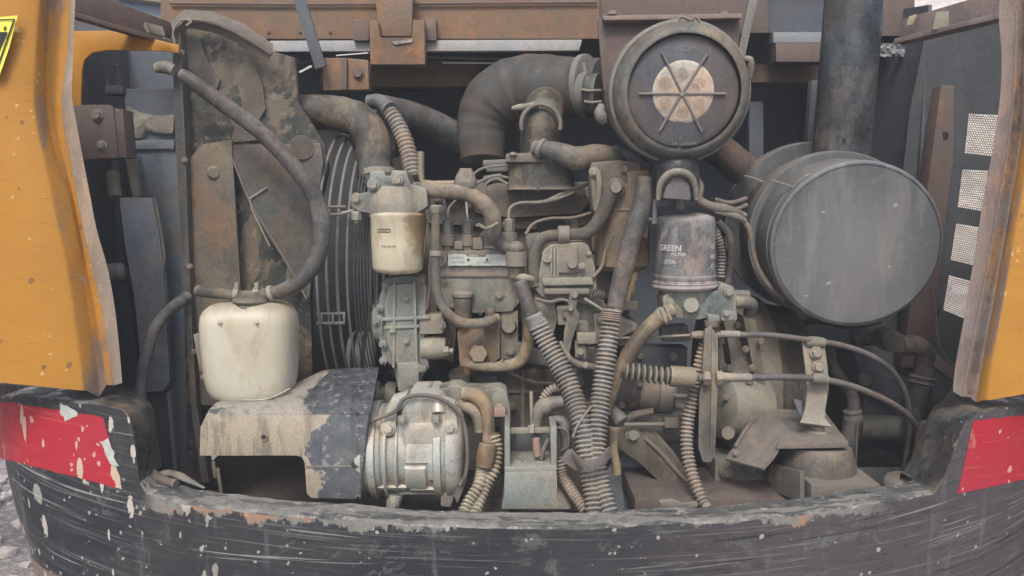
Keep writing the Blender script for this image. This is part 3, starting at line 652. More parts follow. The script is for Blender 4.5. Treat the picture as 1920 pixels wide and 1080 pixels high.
# orange inner frame with a rounded opening on the left, its bracket and bolts
t = thing('inner_door_frame', 'orange inner frame with rounded dark opening in the upper left corner of the bay', 'frame', (200, 150, .3))
b = B(); b.poly([(128, 58), (200, 57), (260, 66), (335, 84), (335, 99), (300, 95), (200, 94), (172, 99), (158, 112), (153, 135), (151, 215), (128, 215)], .30, .008, 1.5); part('frame_panel', b, M['orangel'] if False else M['orange'], t)
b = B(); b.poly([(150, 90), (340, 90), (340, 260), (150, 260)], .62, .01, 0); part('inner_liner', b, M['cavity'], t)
b = B(); b.poly([(120, 22), (200, 36), (322, 74), (322, 96), (120, 74)], .34, .01, 0); part('brace_shade', b, M['cavity'], t)  # dark plate stands in for the shadow under the brace
t = thing('bolted_plate', 'brown plate with two hex bolts inside the left opening', 'bracket', (190, 290, .3))
b = B(); b.poly([(130, 197), (203, 196), (212, 200), (222, 296), (130, 300)], .28, .008, 1.5); part('plate', b, M['beamd'], t)
b = B(); b.poly([(203, 200), (230, 205), (238, 296), (222, 296)], .285, .05, 1.5); part('plate_return', b, M['beamd'], t)
bolt(t, (183, 216, .28), 9, M['iron2']); bolt(t, (191, 272, .28), 7, M['ironl'])
b = B(); b.tube([(203, 170, .42), (203, 140, .42), (212, 122, .42), (222, 130, .42), (224, 172, .42)], 2.2, 8); solo('wire_loop', b, M['iron'], 'small loop of wire hanging in the dark opening at the upper left', 'wire')
b = B(); b.box(197, 160, 232, 176, .41, .46, 2); solo('cable_clamp', b, M['dark'], 'small dark block clamping the wire loop in the upper left opening', 'clamp')
# cab behind, seen through the gap at the top left
t = thing('cab_corner', 'curved cab corner with blue glass above an orange strip, far behind the left brace', 'cab', (260, 60, 2.4))
b = B(); b.poly([(190, -40), (330, -40), (330, 8), (240, -2), (190, -8)], 2.4, .3, 3); part('roof_edge', b, M['ironl'], t)
b = B(); b.poly([(222, -2), (300, 4), (312, 34), (222, 34)], 2.45, .02, 3); part('glass', b, M['glass'], t)
b = B(); b.poly([(222, 32), (330, 32), (330, 90), (222, 90)], 2.42, .3, 3); part('side_strip', b, M['orange'], t)

# ================================================================ crossbeams at the top
t = thing('upper_crossbeam', 'wide rust-brown crossbeam along the top of the bay with an orange bracket under it', 'beam', (960, 70, .8))
b = B(); b.box(300, -60, 1125, 73, .80, .92, 3); part('beam_face', b, M['beam'], t)
b = B(); b.box(1120, -60, 1440, 62, .82, .94, 3); part('beam_end', b, M['beamd'], t)
b = B(); b.box(1640, -60, 1716, 68, .80, .9, 3); part('beam_end', b, M['beamd'], t)
b = B(); b.tube([(318, 6, .79), (600, 8, .79), (1120, 4, .79)], 2.5, 8); part('edge_bead', b, M['beamd'], t)
t = thing('lower_crossbeam', 'thin orange-brown rail below the grey seal strip, passing behind the muffler pipe', 'beam', (1100, 160, .95))
b = B(); b.box(600, 112, 900, 163, .95, 1.05, 3); part('rail', b, M['beam'], t)
b = B(); b.box(1395, 120, 1560, 155, .95, 1.05, 3); part('rail', b, M['beam'], t)
b = B(); b.box(1620, 108, 1835, 158, .95, 1.05, 3); part('rail', b, M['beam'], t)
b = B(); b.poly([(505, 76), (1092, 74), (1086, 95), (505, 97)], .78, .03, 2); o = solo('seal_strip', b, M['strip'], 'grey worn seal strip lying under the edge of the upper crossbeam', 'seal strip')
b = B(); b.poly([(690, 101), (1000, 103), (1000, 110), (690, 112)], .9, .02, 2); b2 = b; solo('fuel_line', B().tube([(520, 122, .88), (700, 106, .88), (900, 110, .88), (1000, 118, .88)], 3, 8), M['iron'], 'thin pale line running below the grey seal strip', 'pipe')
for q in (([(560, 134), (583, 122), (585, 125), (562, 137)], .6), ([(630, 103), (690, 98), (690, 100), (630, 105)], .7), ([(830, 116), (990, 118), (990, 120), (830, 119)], .86)):
    solo('pale_sliver', B().poly(q[0], q[1] - .01, .004, 0), M['inkl'], {.6: 'short pale sliver beside the slanting rod', .7: 'pale sliver left of the orange hook bracket', .86: 'long pale sliver under the seal strip right of the hook bracket'}[q[1]], 'metal strip')  # thin pale slivers under the top beam
t = thing('hook_bracket', 'orange-brown U-shaped latch bracket welded under the upper crossbeam', 'bracket', (745, 120, .72))
b = B(); b.poly([(692, 38), (708, 38), (713, 70), (772, 70), (774, 36), (796, 38), (797, 121), (694, 121)], .70, .05, 2.5); part('bracket_body', b, M['beam'], t)
b = B(); b.poly([(700, -30), (775, -30), (772, 68), (712, 68)], .74, .03, 2); part('tongue', b, M['beam'], t)
for xx in ((662, 692), (797, 818)): part('backing_plate', B().box(xx[0], 36, xx[1], 76, .76, .80, 2), M['beamd'], t)
b = B(); b.poly([(735, 78), (774, 73), (772, 79), (740, 84)], .695, .006, 0); part('bright_tab', b, M['silver'], t)
t = thing('bolted_bracket', 'brown bracket with a hex bolt left of the hook bracket', 'bracket', (650, 165, .65))
b = B(); b.poly([(604, 108), (645, 108), (690, 112), (692, 168), (606, 170)], .64, .05, 2.5); part('bracket_body', b, M['beam'], t)
b = B(); b.box(640, 108, 650, 168, .625, .64, 1.5); part('rib', b, M['beamd'], t)
bolt(t, (672, 138, .64), 9, M['beamd'])
b = B(); b.beam((556, -20, .60), (602, 128, .60), .030, .012); solo('hood_stay', b, M['dark'], 'dark slate flat bar slanting down across the crossbeam to the bolted bracket', 'stay bar')
b = B(); b.beam((1416, -20, .42), (1384, 125, .42), .020, .012); solo('hood_stay', b, M['iron'], 'grey flat bar slanting down at the right edge of the round air cleaner', 'stay bar')
# blue-grey panels top right
t = thing('stepped_housing', 'blue-grey stepped housing between air cleaner and exhaust pipe at the top edge', 'housing', (1480, 60, .9))
b = B(); b.box(1405, -60, 1560, 62, .86, .9, 2); part('panel_face', b, M['cavity'], t)
b = B(); b.box(1450, 60, 1560, 80, .84, .9, 2); part('step', b, M['slate'], t)
b = B(); b.box(1455, 80, 1560, 116, .83, .9, 2); part('lower_step', b, M['beamd'], t)
for q in (((1500, 10), (1506, 8), (1512, 14)), ((1530, 9), (1543, 10))):
    pass
b = B(); rows = []
for i in range(6):
    rows.append([P(1640 + j * 3.9 , 80 + i * 5 + (j % 3), .78 + .012 * noise.noise(Vector((j * .6 + i * .7, i * .9, 2)))) for j in range(23)])
b.loft(rows, .001); solo('foil_strip', b, M['foil'], 'crumpled silver foil strip right of the exhaust pipe below the top beam', 'foil', ang=15)

# ================================================================ right grille wall
gy = lambda px, py: .50 + (1880 - px) * .0011
t = thing('grille_panel', 'dark side panel with four stacked openings of bright perforated mesh', 'grille', (1800, 700, .5))
PN = [[(1815, 213), (1873, 216), (1861, 293), (1807, 287)], [(1803, 318), (1853, 320), (1841, 396), (1794, 388)], [(1791, 419), (1835, 426), (1825, 498), (1781, 487)], [(1778, 516), (1820, 527), (1809, 598), (1767, 581)]]
rgt = [(1925, 200), (1925, 300), (1910, 400), (1900, 500), (1890, 610), (1890, 780)]
def q4(a, b_, c, d): return [[P(*a, gy(*a)), P(*b_, gy(*b_))], [P(*d, gy(*d)), P(*c, gy(*c))]]
b = B(); b.loft(q4((1790, 46), (1960, 8), PN[0][1], PN[0][0]), .006); part('crossbar', b, M['dark'], t)
b = B(); b.loft(q4((1735, 62), (1793, 46), PN[0][0], (1705, 213)), .006); part('stile', b, M['dark'], t)
for k in range(3):
    b = B(); b.loft(q4(PN[k][3], PN[k][2], PN[k + 1][1], PN[k + 1][0]), .006); part('crossbar', b, M['dark'], t)
b = B(); b.loft(q4(PN[3][3], PN[3][2], (1800, 790), (1640, 790)), .006); part('crossbar', b, M['dark'], t)
b = B(); b.loft([[P(1600, 555, .80), P(1768, 560, .66)], [P(1560, 975, .84), P(1790, 985, .64)]], .006); part('lower_panel', b, M['dark'], t)
for k in range(4):
    b = B(); a = PN[k]; b.loft(q4((a[0][0] - 110, a[0][1]), a[0], a[3], (a[3][0] - 110, a[3][1])), .006); part('stile', b, M['dark'], t)
    b = B(); b.loft(q4(a[1], (a[1][0] + 90, a[1][1]), (a[2][0] + 90, a[2][1]), a[2]), .006); part('stile', b, M['dark'], t)
    if k < 3:
        c = PN[k + 1]; b = B(); b.loft(q4((a[3][0] - 110, a[3][1]), a[3], c[0], (c[0][0] - 110, c[0][1])), .006); part('stile', b, M['dark'], t)
        b = B(); b.loft(q4(a[2], (a[2][0] + 90, a[2][1]), (c[1][0] + 90, c[1][1]), c[1]), .006); part('stile', b, M['dark'], t)
    bm = bmesh.new(); nu, nv = 12, 18
    def bl(u, v):
        x = (a[0][0] * (1 - u) + a[1][0] * u) * (1 - v) + (a[3][0] * (1 - u) + a[2][0] * u) * v
        y = (a[0][1] * (1 - u) + a[1][1] * u) * (1 - v) + (a[3][1] * (1 - u) + a[2][1] * u) * v
        return P(x, y, gy(x, y) + .004)
    for i in range(nu):
        for j in range(nv):
            cu_, cv_ = (i + .5 + (.5 if j % 2 else 0)) / nu, (j + .5) / nv
            if cu_ > 1: continue
            o_ = []; n_ = []
            for h in range(6):
                th = math.pi / 6 + h * math.pi / 3
                o_.append((cu_ + .577 * math.cos(th) / nu, cv_ + .667 * math.sin(th) / nv)); n_.append((cu_ + .40 * math.cos(th) / nu, cv_ + .45 * math.sin(th) / nv))
            cl = lambda q: (max(0, min(1, q[0])), max(0, min(1, q[1])))
            vo = [bm.verts.new(bl(*cl(q))) for q in o_]; vi = [bm.verts.new(bl(*cl(q))) for q in n_]
            for h in range(6): bm.faces.new((vo[h], vo[(h + 1) % 6], vi[(h + 1) % 6], vi[h]))
    bmesh.ops.remove_doubles(bm, verts=bm.verts, dist=2e-4)
    b = B(); b.bm.free(); b.bm = bm; part('perforated_mesh', b, M['meshm'], t)
t = thing('upright_post', 'brown dusty upright post with one hole, between the muffler and the grille', 'post', (1740, 690, .62))
b = B(); b.poly([(1765, 160), (1806, 160), (1772, 420), (1745, 690), (1690, 690), (1728, 440)], .60, .05, 2); part('post_body', b, M['beamd'], t)
b = B(); b.lathe((1771, 254, .598), (1771, 254, .62), [(0, 0), (0, 7), (1, 7), (1, 0)], 16); part('hole', b, M['ink'], t)  # black disc drawn for the dark inside the hole
b = B(); b.tube([(1742, 525, .42), (1752, 560, .42), (1756, 610, .42), (1762, 650, .42), (1780, 678, .42), (1800, 690, .42)], 2, 8); solo('thin_wire', b, M['rubber2'], 'thin wire hanging down beside the lowest grille opening', 'wire')
b = B(); b.beam((1730, 660, .5), (1812, 720, .45), .03, .02); solo('sill_bar', b, M['beamd'], 'brown sloping bar low behind the right corner panel', 'bar')
# ================================================================ radiator side, shroud and fan
t = thing('side_baffle', 'slate grey sheet baffle with crusted pale foam across its top, left of the peeling shroud', 'baffle', (300, 900, .42))
b = B(); b.poly([(231, 166), (330, 166), (340, 400), (352, 640), (376, 915), (318, 915), (312, 700), (292, 540), (262, 380), (243, 300)], .42, .03, 2); part('sheet', b, M['slate'], t)
b = B(); b.poly([(233, 196), (250, 205), (262, 212), (300, 216), (324, 214), (326, 250), (300, 252), (272, 246), (262, 262), (246, 262), (240, 230)], .405, .03, 5); b.rough(.006, 60); part('foam_crust', b, M['foam'], t)
b = B(); b.box(236, 262, 326, 280, .41, .43, 3); part('folded_seam', b.rough(.002, 60), M['slate'], t)
b = B(); b.poly([(228, 262), (240, 262), (262, 368), (248, 372)], .37, .02, 1.5); part('edge_channel', b, M['ironl'], t)
b = B(); b.poly([(222, 370), (286, 369), (298, 430), (310, 540), (318, 715), (306, 735), (268, 736), (252, 560), (236, 470)], .35, .02, 3); b.rough(.003, 25); part('lower_sheet', b, M['slate'], t)
b = B(); b.tube([(290, 372, .345), (303, 440, .345), (308, 485, .345), (304, 520, .345), (312, 640, .345)], 3, 8, wob=.3); part('torn_seam', b, M['iron'], t)
b = B(); b.poly([(266, 738), (314, 738), (330, 905), (286, 905)], .38, .02, 2); part('bottom_sheet', b, M['dark'], t)
b = B(); b.poly([(312, 736), (318, 736), (334, 905), (326, 905)], .36, .02, 1.5); part('edge_channel', b, M['slate'], t)
b = B(); b.lathe((216, 370, .38), (212, 324, .40), [(0, 12), (1, 12)], 20); solo('short_pipe', b, M['ironl'], 'short grey pipe stub standing beside the top of the lower slate sheet', 'pipe')
b = B(); b.lathe((196, 512, .36), (236, 508, .36), [(0, 10), (.2, 17), (.8, 17), (1, 9)], 20); solo('rubber_bush', b, M['rubber'], 'round black rubber bush between the orange corner panel and the slate sheet', 'bush')
b = B(); b.poly([(200, 540), (240, 538), (262, 720), (232, 760), (210, 760)], .5, .02, 1); b.poly([(160, 300), (222, 300), (235, 520), (200, 520)], .5, .02, 1); solo('dark_channel', b, M['dark'], 'dark upright channel in the gap behind the orange corner panel', 'channel')
b = B(); b.tube([(352, 556, .33), (322, 578, .28), (292, 612, .22), (274, 665, .19), (264, 730, .17), (260, 800, .13), (266, 855, .08), (290, 893, .04), (330, 908, .02)], [11, 11, 11, 11, 11, 11, 12, 11, 9], 16, wob=.06); solo('grey_hose', b, M['rubber2'], 'smooth grey hose curving down from the shroud edge to the counterweight ledge', 'hose')
b = B(); b.tube([(276, 886, .05), (320, 880, .05), (352, 897, .04), (384, 917, .03)], [5, 9, 8, 3], 10, wob=.4)
for v in b.bm.verts: v.co.z = P(300, 905, .05).z + (v.co.z - P(300, 905, .05).z) * .7
solo('rubber_flap', b, M['iron'], 'grey-green torn rubber flap lying on the ledge beside the lower left end of the bay', 'flap')

t = thing('fan_shroud', 'tall dirty sheet metal fan shroud with brown dust and peeling dark paint', 'shroud', (450, 890, .4))
b = B(); b.poly([(326, 48), (360, 40), (512, 96), (553, 108), (558, 190), (608, 268), (616, 320), (590, 420), (583, 560), (586, 720), (560, 760), (400, 770), (378, 905), (352, 900), (344, 560), (334, 240)], lambda x, y: .36 + (x - 330) * .00025, .02, 2); part('face_sheet', b, M['shroudp'], t)
b = B(); b.poly([(321, 34), (330, 28), (338, 60), (346, 240), (357, 560), (368, 760), (392, 905), (378, 905), (360, 780), (340, 500), (326, 200)], .325, .04, 2); part('front_flange', b.rough(.0015, 30), M['shroudd'], t)
b = B(); b.loft([[(320, 40, .32), (345, 18, .325), (400, 22, .33), (460, 46, .34), (512, 84, .35)], [(324, 60, .315), (350, 34, .315), (400, 42, .32), (456, 66, .33), (510, 102, .345)], [(330, 72, .33), (356, 52, .335), (404, 62, .34), (452, 84, .345), (500, 116, .352)]], .004); b.rough(.002, 25); part('top_flange', b, M['shroudd'], t, ang=60)
b = B(); b.tube([(352, 36, .314), (402, 44, .319), (458, 70, .329), (508, 102, .344)], [3, 4, 4, 3], 8, wob=.5); part('top_crease', b, M['beamd'], t)
b = B(); b.tube([(330, 92, .316), (325, 60, .312), (340, 38, .308), (358, 40, .306), (350, 48, .306)], 2, 8); part('tie_wire', b, M['ironl'], t)
b = B(); b.poly([(352, 300), (380, 270), (434, 262), (441, 380), (452, 560), (448, 760), (374, 760), (364, 560), (356, 400)], .352, .012, 2); part('stiffener', b, M['stiff'], t, 'brown oily upright stiffener with a round boss')
b = B(); b.lathe((401, 324, .354), (401, 324, .345), [(0, 13), (.6, 12), (1, 9)], 24); part('boss', b, M['iron2'], t)
b = B(); b.poly([(424, 272), (600, 268), (606, 300), (590, 420), (580, 560), (566, 540), (500, 440), (446, 330)], .36, .02, 2); part('dark_panel', b, M['shroudd'], t)
b = B(); b.tube([(426, 272, .357), (470, 380, .357), (530, 480, .357), (575, 560, .357)], 2.5, 8); part('panel_edge', b, M['shroudd'], t)
b = B(); b.tube([(500, 352, .355), (468, 372, .355), (472, 392, .355), (506, 462, .355)], 1.6, 6, spl=False); part('bent_rod', b, M['ironl'], t)
b = B(); b.tube([(560, 290, .37), (556, 400, .37), (548, 470, .37), (540, 545, .37)], 7, 10); part('upright_rib', b, M['iron2'], t)
for q in ([(448, 122), (462, 112), (478, 122), (492, 160), (498, 205), (486, 225), (458, 210), (446, 160)], [(425, 215), (480, 222), (488, 262), (430, 268), (440, 240)], [(346, 60), (372, 70), (392, 120), (412, 150), (405, 168), (352, 150), (350, 250), (362, 300), (345, 300)]):
    b = B(); b.poly(q, lambda x, y: .352 + (x - 330) * .00025, .008, 2); part('bare_patch', b.rough(.0012, 60), M['iron2'], t)
b = B(); b.lathe((566, 276, .35), (566, 276, .42), [(0, 20), (0, 22), (1, 22), (1, 20)], 32); part('round_lug', b, M['shroudd'], t)
b = B(); b.lathe((598, 360, .34), (586, 362, .34), [(0, 6), (.3, 9), (.7, 6), (1, 9)], 12); part('screw', b, M['ironl'], t)
# white plastic things at the shroud edge
b = B(); b.poly([(362, 627), (384, 626), (388, 696), (374, 696)], .27, .02, 1.5); part('tank_bracket', b, M['ironl'], t)
for q in ([(380, 700), (398, 712), (398, 722), (374, 708)], [(388, 722), (402, 726), (394, 732), (384, 728)]): b = B(); b.poly(q, .27, .01, 1); part('loose_tab', b, M['ironl'], t)
for q in ([(396, 866), (403, 866), (406, 896), (400, 896)], [(404, 878), (411, 878), (418, 925), (411, 925)]): b = B(); b.poly(q, .2, .006, 1); part('hanging_strip', b, M['iron2'], t)

# radiator hose stub, drain and top hose
b = B(); b.tube([(292, 128, .30), (310, 126, .30), (326, 132, .30)], [9, 12, 10], 16); solo('hose_union', b, M['ironl'], 'small pale union on the left edge of the shroud where the long hose starts', 'pipe union')
b = B(); b.tube([(338, 138, .28), (360, 152, .28), (420, 196, .27), (480, 240, .26), (540, 300, .24), (585, 360, .23), (603, 420, .22), (596, 480, .21), (566, 524, .20), (528, 545, .20), (492, 553, .20)], [10, 13, 15, 15, 15, 16, 16, 16, 15, 13, 12], 20, wob=.05)
solo('overflow_hose', b, M['rubber2'], 'long dusty black hose arching from the shroud down to the white expansion tank', 'hose')
b = B(); b.tube([(496, 212, .50), (560, 211, .50), (625, 212, .50), (672, 226, .49), (697, 262, .48), (700, 310, .46), (706, 345, .45)], [30, 32, 32, 33, 33, 32, 30], 24, wob=.05); solo('upper_radiator_hose', b, M['iron2'], 'thick brown dusty radiator hose bending down above the cream fuel filter', 'hose')
b = B(); b.lathe((508, 190, .47), (520, 186, .47), [(0, 8), (1, 6)], 12); solo('hose_clip', b, M['ironl'], 'small clip where the thick brown hose meets the shroud', 'clip')
b = B(); b.tube([(690, 190, .56), (712, 192, .55), (730, 206, .53)], [12, 15, 16], 16); b2 = B().tube([(716, 194, .55), (742, 228, .53), (762, 275, .50), (776, 335, .46)], [15, 16, 17, 17], 18, rib=8.5)
solo('corrugated_hose', b2, M['corrb'], 'dark ribbed hose coming down right of the thick brown radiator hose', 'hose')
solo('dark_hose', B().tube([(700, 195, .7), (780, 220, .8), (860, 262, .9), (930, 320, 1.0)], [20, 26, 28, 28], 16), M['rubber'], 'blurred dark hose crossing the deep shadow behind the ribbed hose', 'hose')
solo('hose_cuff', b, M['rubber'], 'smooth black cuff at the top of the ribbed hose', 'cuff')

# fan and guard
t = thing('fan_guard', 'black wire fan guard of curved hoops between the shroud and the cream filter', 'fan guard', (640, 700, .6))
zc = P(640, 500, .62).z
def ring(x, Rr, wr, n=64):
    b = B(); b.tube([Vector((x, .64 - Rr * math.cos(2 * math.pi * k / n), zc + Rr * math.sin(2 * math.pi * k / n))) for k in range(n + 1)], wr, 8, spl=False, cap=False); return b
for x, Rr, wr in ((-.452, .355, 2.8), (-.430, .35, 2.8), (-.408, .342, 3.0), (-.386, .335, 2.6)):
    part('guard_hoop', ring(x, Rr, wr), M['rubber'], t)
for k in range(8): part('fine_hoop', ring(-.371 + k * .0075, .328 - k * .002, 1.4), M['wire'], t)
for zz in (388, 402, 588, 606):
    b = B(); p = P(594, zz, .30); b.tube([p, p + Vector((.022, -.002, 0)), p + Vector((.045, 0, 0)), p + Vector((.066, .004, 0))], 3, 8); part('tie_wire', b, M['rubber2'], t)
for a_ in (P(603, 588, .295), P(624, 588, .295), P(645, 588, .3)):
    b = B(); b.beam(a_, a_ + Vector((0, 0, -.022)), .005, .004, .001); part('tie_wire', b, M['rubber2'], t)
t = thing('cooling_fan', 'black cooling fan half hidden in the shadow behind the wire guard', 'fan', (700, 500, .62))
b = B(); b.lathe(Vector((-.30, .64, zc)), Vector((-.20, .64, zc)), [(0, 40), (.3, 62), (1, 62)], 32); part('hub', b, M['rubber'], t)
for k in range(7):
    a_ = 2 * math.pi * k / 7 + .3; rows = []
    for i in range(6):
        rr = .05 + .052 * i; row = []
        for j in range(4):
            th = a_ + (j - 1.5) * .13 + i * .03
            row.append(Vector((-.27 + (j - 1.5) * .022, .64 - rr * math.cos(th), zc + rr * math.sin(th))))
        rows.append(row)
    part('blade', B().loft(rows, .003), M['rubber'], t)
t = thing('crank_pulley', 'dark grooved crankshaft pulley in shadow right of the belt guard top', 'pulley', (690, 720, .5))
part('pulley_rim', B().lathe((660, 680, .50), (712, 680, .50), [(0, 20), (0, 58), (.15, 60), (.22, 50), (.3, 60), (.5, 60), (.58, 50), (.66, 60), (.9, 60), (1, 54), (1, 18)], 48), M['rubber'], t)
part('hub', B().lathe((650, 680, .50), (735, 680, .50), [(0, 12), (1, 14)], 20), M['dark'], t)

# ================================================================ expansion tank
t = thing('expansion_tank', 'yellowed white plastic coolant expansion tank standing on the belt guard', 'tank', (470, 760, .21))
b = B(); b.lathe((474, 750, .215), (467, 564, .215), [(0, 0), (0, 40), (.012, 54), (.035, 65), (.075, 73), (.13, 78), (.22, 82), (.36, 84.5), (.6, 86.5), (.78, 87), (.86, 85), (.92, 79), (.965, 68), (.99, 52), (1, 36), (1, 0)], 72, sq=(1, .78, 3.1)); part('tank_body', b, M['tank'], t, ang=60)
b = B(); b.tube([(404, 736, .165), (440, 748, .15), (500, 748, .15), (544, 728, .17)], 1.2, 6); part('mould_seam', b, M['tank'], t)
b = B(); b.lathe((469, 590, .19), (469, 546, .19), [(0, 31), (.12, 34), (.2, 29), (.34, 35), (.45, 29), (.58, 33), (.7, 31), (.85, 23), (1, 20), (1, 0)], 36); part('filler_cap', b, M['iron2'], t)
b = B(); b.tube([(372, 545, .22), (392, 548, .205), (420, 551, .195), (450, 558, .19)], [11, 11, 10, 9], 16); part('left_stub'.replace('left_', 'overflow_'), b, M['iron2'], t)
b = B(); b.tube([(500, 552, .2), (480, 553, .19), (462, 560, .19)], [11, 9, 8], 14); part('hose_stub', b, M['iron'], t)
for x in (443, 480):
    b = B(); b.lathe((x - 4, 551, .195), (x + 6, 552, .195), [(0, 13), (1, 13)], 20); b.poly([(x - 4, 530), (x + 4, 530), (x + 4, 542), (x - 4, 542)], .185, .012, 1.5); part('hose_clamp', b, M['ironl'], t)
for xy in ((411, 604), (480, 604)): part('moulded_dimple', B().lathe((xy[0], xy[1], .128), (xy[0], xy[1], .14), [(0, 3), (1, 4)], 12), M['tank'], t)

# ================================================================ belt guard
t = thing('belt_guard', 'folded sheet metal belt guard, bare beige on the left and blue-grey flaking on the right', 'guard', (520, 935, .12))
b = B(); b.poly([(388, 777), (376, 800), (374, 855), (556, 855), (566, 858), (571, 868), (575, 926), (583, 934), (666, 936), (674, 928), (681, 870), (694, 777)], .10, .004, 2); b.rough(.0012, 12); part('front_face', b, M['guard'], t)
b = B(); b.loft([[(388, 777, .10), (470, 777, .10), (560, 777, .10), (630, 777, .10), (694, 777, .10)], [(392, 768, .107), (470, 767, .107), (560, 767, .107), (630, 767, .107), (696, 766, .107)], [(404, 756, .135), (470, 756, .135), (560, 754, .135), (640, 750, .135), (700, 746, .135)], [(420, 748, .17), (480, 748, .17), (570, 738, .17), (645, 728, .18), (704, 722, .18)], [(440, 744, .2), (500, 744, .2), (592, 716, .23), (655, 702, .26), (709, 696, .26)], [(450, 742, .21), (520, 742, .22), (606, 694, .29), (650, 690, .30), (710, 689, .30)]], .004); part('top_face', b, M['guardtop'], t, ang=60)
b = B(); b.poly([(573, 874), (681, 872), (680, 876), (574, 878)], .0985, .003, .5); part('crease', b, M['iron'], t)
for xy, r_ in (((495, 820), 4), ((670, 776), 4.5), ((665, 871), 7)): part('hole', B().lathe((xy[0], xy[1], .0985), (xy[0], xy[1], .106), [(0, 0), (0, r_), (1, r_), (1, 0)], 16), M['ink'], t)  # black discs in place of the shade inside the holes
part('hole_lip', B().tube([(495 + 6 * math.cos(k * .628), 820 + 6 * math.sin(k * .628), .098) for k in range(11)], 1.6, 6), M['guard'], t)
b = B(); b.loft([[(694, 777, .10), (710, 689, .30)], [(676, 935, .10), (690, 900, .30)]], .004); part('side_return', b, M['guardtop'], t)

# ================================================================ air conditioning compressor
t = thing('compressor', 'pale grey cast air conditioning compressor lying on its side behind the counterweight edge', 'compressor', (775, 940, .2))
CY = .205
b = B(); b.lathe((676, 842, CY), (872, 840, CY), [(0, 60), (0, 84), (.03, 90), (.08, 91), (.09, 87), (.13, 87), (.14, 93), (.20, 94), (.21, 88), (.24, 88), (.26, 84), (.46, 84), (.48, 84), (.72, 84), (.74, 94), (.80, 95), (.81, 90), (.84, 90), (.85, 95), (.92, 94), (.97, 86), (1, 72), (1, 0)], 72); part('housing', b, M['comp'], t)
b = B(); b.lathe((664, 842, CY), (676, 842, CY), [(0, 50), (0, 82), (.3, 86), (.7, 86), (1, 80)], 60); part('clutch_pulley', b, M['ironl'], t)
def strap(x0, x1, a0, a1, r0, mat, nm, out=4, par=None):
    """raised pad wrapped over the housing between angles (degrees, 0 = facing camera, up positive)"""
    rows = []
    k = S(CY)
    for i in range(13):
        a_ = R(a0 + (a1 - a0) * i / 12); row = []
        for j, x in enumerate((x0, x0, x0 + 2, (x0 + x1) / 2, x1 - 2, x1, x1)):
            rr = (r0 if j in (0, 6) else r0 + out * (.6 if j in (1, 5) else 1)) * k
            if i in (0, 12): rr = r0 * k
            row.append(Vector((P(x, 841, CY - r0 * k).x, CY - rr * math.cos(a_), P(760, 841, CY).z + rr * math.sin(a_))))
        rows.append(row)
    b = B(); b.loft(rows, 0); return part(nm, b, mat, par or t)
strap(716, 722, -80, 95, 92, M['comp'], 'cast_rib'); strap(738, 744, -75, 60, 86, M['comp'], 'cast_rib')
strap(760, 815, -2, 30, 84, M['comp'], 'raised_pad', 5)
pad = strap(758, 798, -38, -4, 84, M['comp'], 'raised_pad', 6)
strap(802, 824, -24, 4, 84, M['comp'], 'raised_pad', 5)
for q in ((704, 760, -40, -34), (765, 824, -46, -38), (740, 822, -56, -50)): strap(*q, 84, M['comp'], 'cast_rib', 6)
b = B(); b.poly([(754, 812), (748, 790), (755, 765), (758, 752), (768, 745), (812, 744), (828, 752), (836, 770), (838, 800), (830, 812)], .115, .16, 6); part('valve_block', b, M['comp'], t)
b = B(); b.poly([(745, 796), (842, 792), (840, 815), (830, 838), (760, 838), (748, 815)], .108, .06, 6); part('port_block', b, M['comp'], t)
b = B(); b.lathe((822, 775, .115), (822, 750, .13), [(0, 13), (1, 13), (1, 0)], 24); part('port_boss', b, M['comp'], t)
for xy in ((754, 786), (818, 785)): b = B(); b.lathe((xy[0], xy[1] + 6, .10), (xy[0], xy[1] - 6, .10), [(0, 9), (.5, 10), (1, 8), (1, 0)], 6); part('cap_screw', b, M['alu'], t)
for q, bp in (([(733, 748), (762, 740), (760, 760), (744, 775), (742, 815), (716, 816), (720, 790)], (728, 802)), ([(826, 748), (852, 760), (858, 790), (858, 815), (834, 815), (834, 790)], (843, 801))):
    b = B(); b.poly(q, .12, .05, 4); part('mounting_ear', b, M['comp'], t); b = B(); b.lathe((bp[0], bp[1], .115), (bp[0], bp[1], .15), [(0, 15), (.6, 16), (1, 16)], 24); part('ear_boss', b, M['comp'], t)
    bolt(t, (bp[0], bp[1], .113), 9.5, M['comp'])
b = B(); b.lathe((736, 952, .15), (741, 925, .15), [(0, 12), (.3, 14), (1, 16)], 20); part('lower_boss', b, M['comp'], t); bolt(t, (737, 945, .125), 8, M['ironl'])
b = B(); b.poly([(826, 900), (842, 905), (858, 912), (845, 952), (826, 950)], .13, .04, 4); part('lower_ear', b, M['ironl2'], t)
b = B(); b.poly([(862, 895), (876, 900), (858, 945), (850, 930)], .12, .03, 3); part('lower_lug', b.rough(.002, 60), M['iron'], t)
text(t, '10S', (770, 862, .112), 19, M['alu'], name='cast_lettering', bold=.01)
text(t, '62S', (769, 880, .116), 12, M['alu'], name='cast_lettering', bold=.01)
text(t, '(23', (804, 870, .113), 20, M['alu'], name='cast_lettering', rot=R(8), bold=.01)
text(t, 'HBS', (800, 884, .116), 12, M['alu'], name='cast_lettering', bold=.01)
b = B(); b.tube([(682, 806, .13), (700, 788, .11), (740, 772, .105), (757, 748, .105), (785, 741, .105), (820, 745, .105), (852, 765, .11), (870, 795, .12), (876, 840, .12), (874, 885, .115), (862, 910, .11)], 4, 10, wob=.1); solo('clutch_wire', b, M['rubber2'], 'thin dusty cable looped over the top and down the right side of the compressor', 'cable')
t = thing('pipe_manifold', 'pale cast pipe manifold joining two hoses on top of the compressor', 'manifold', (830, 760, .22))
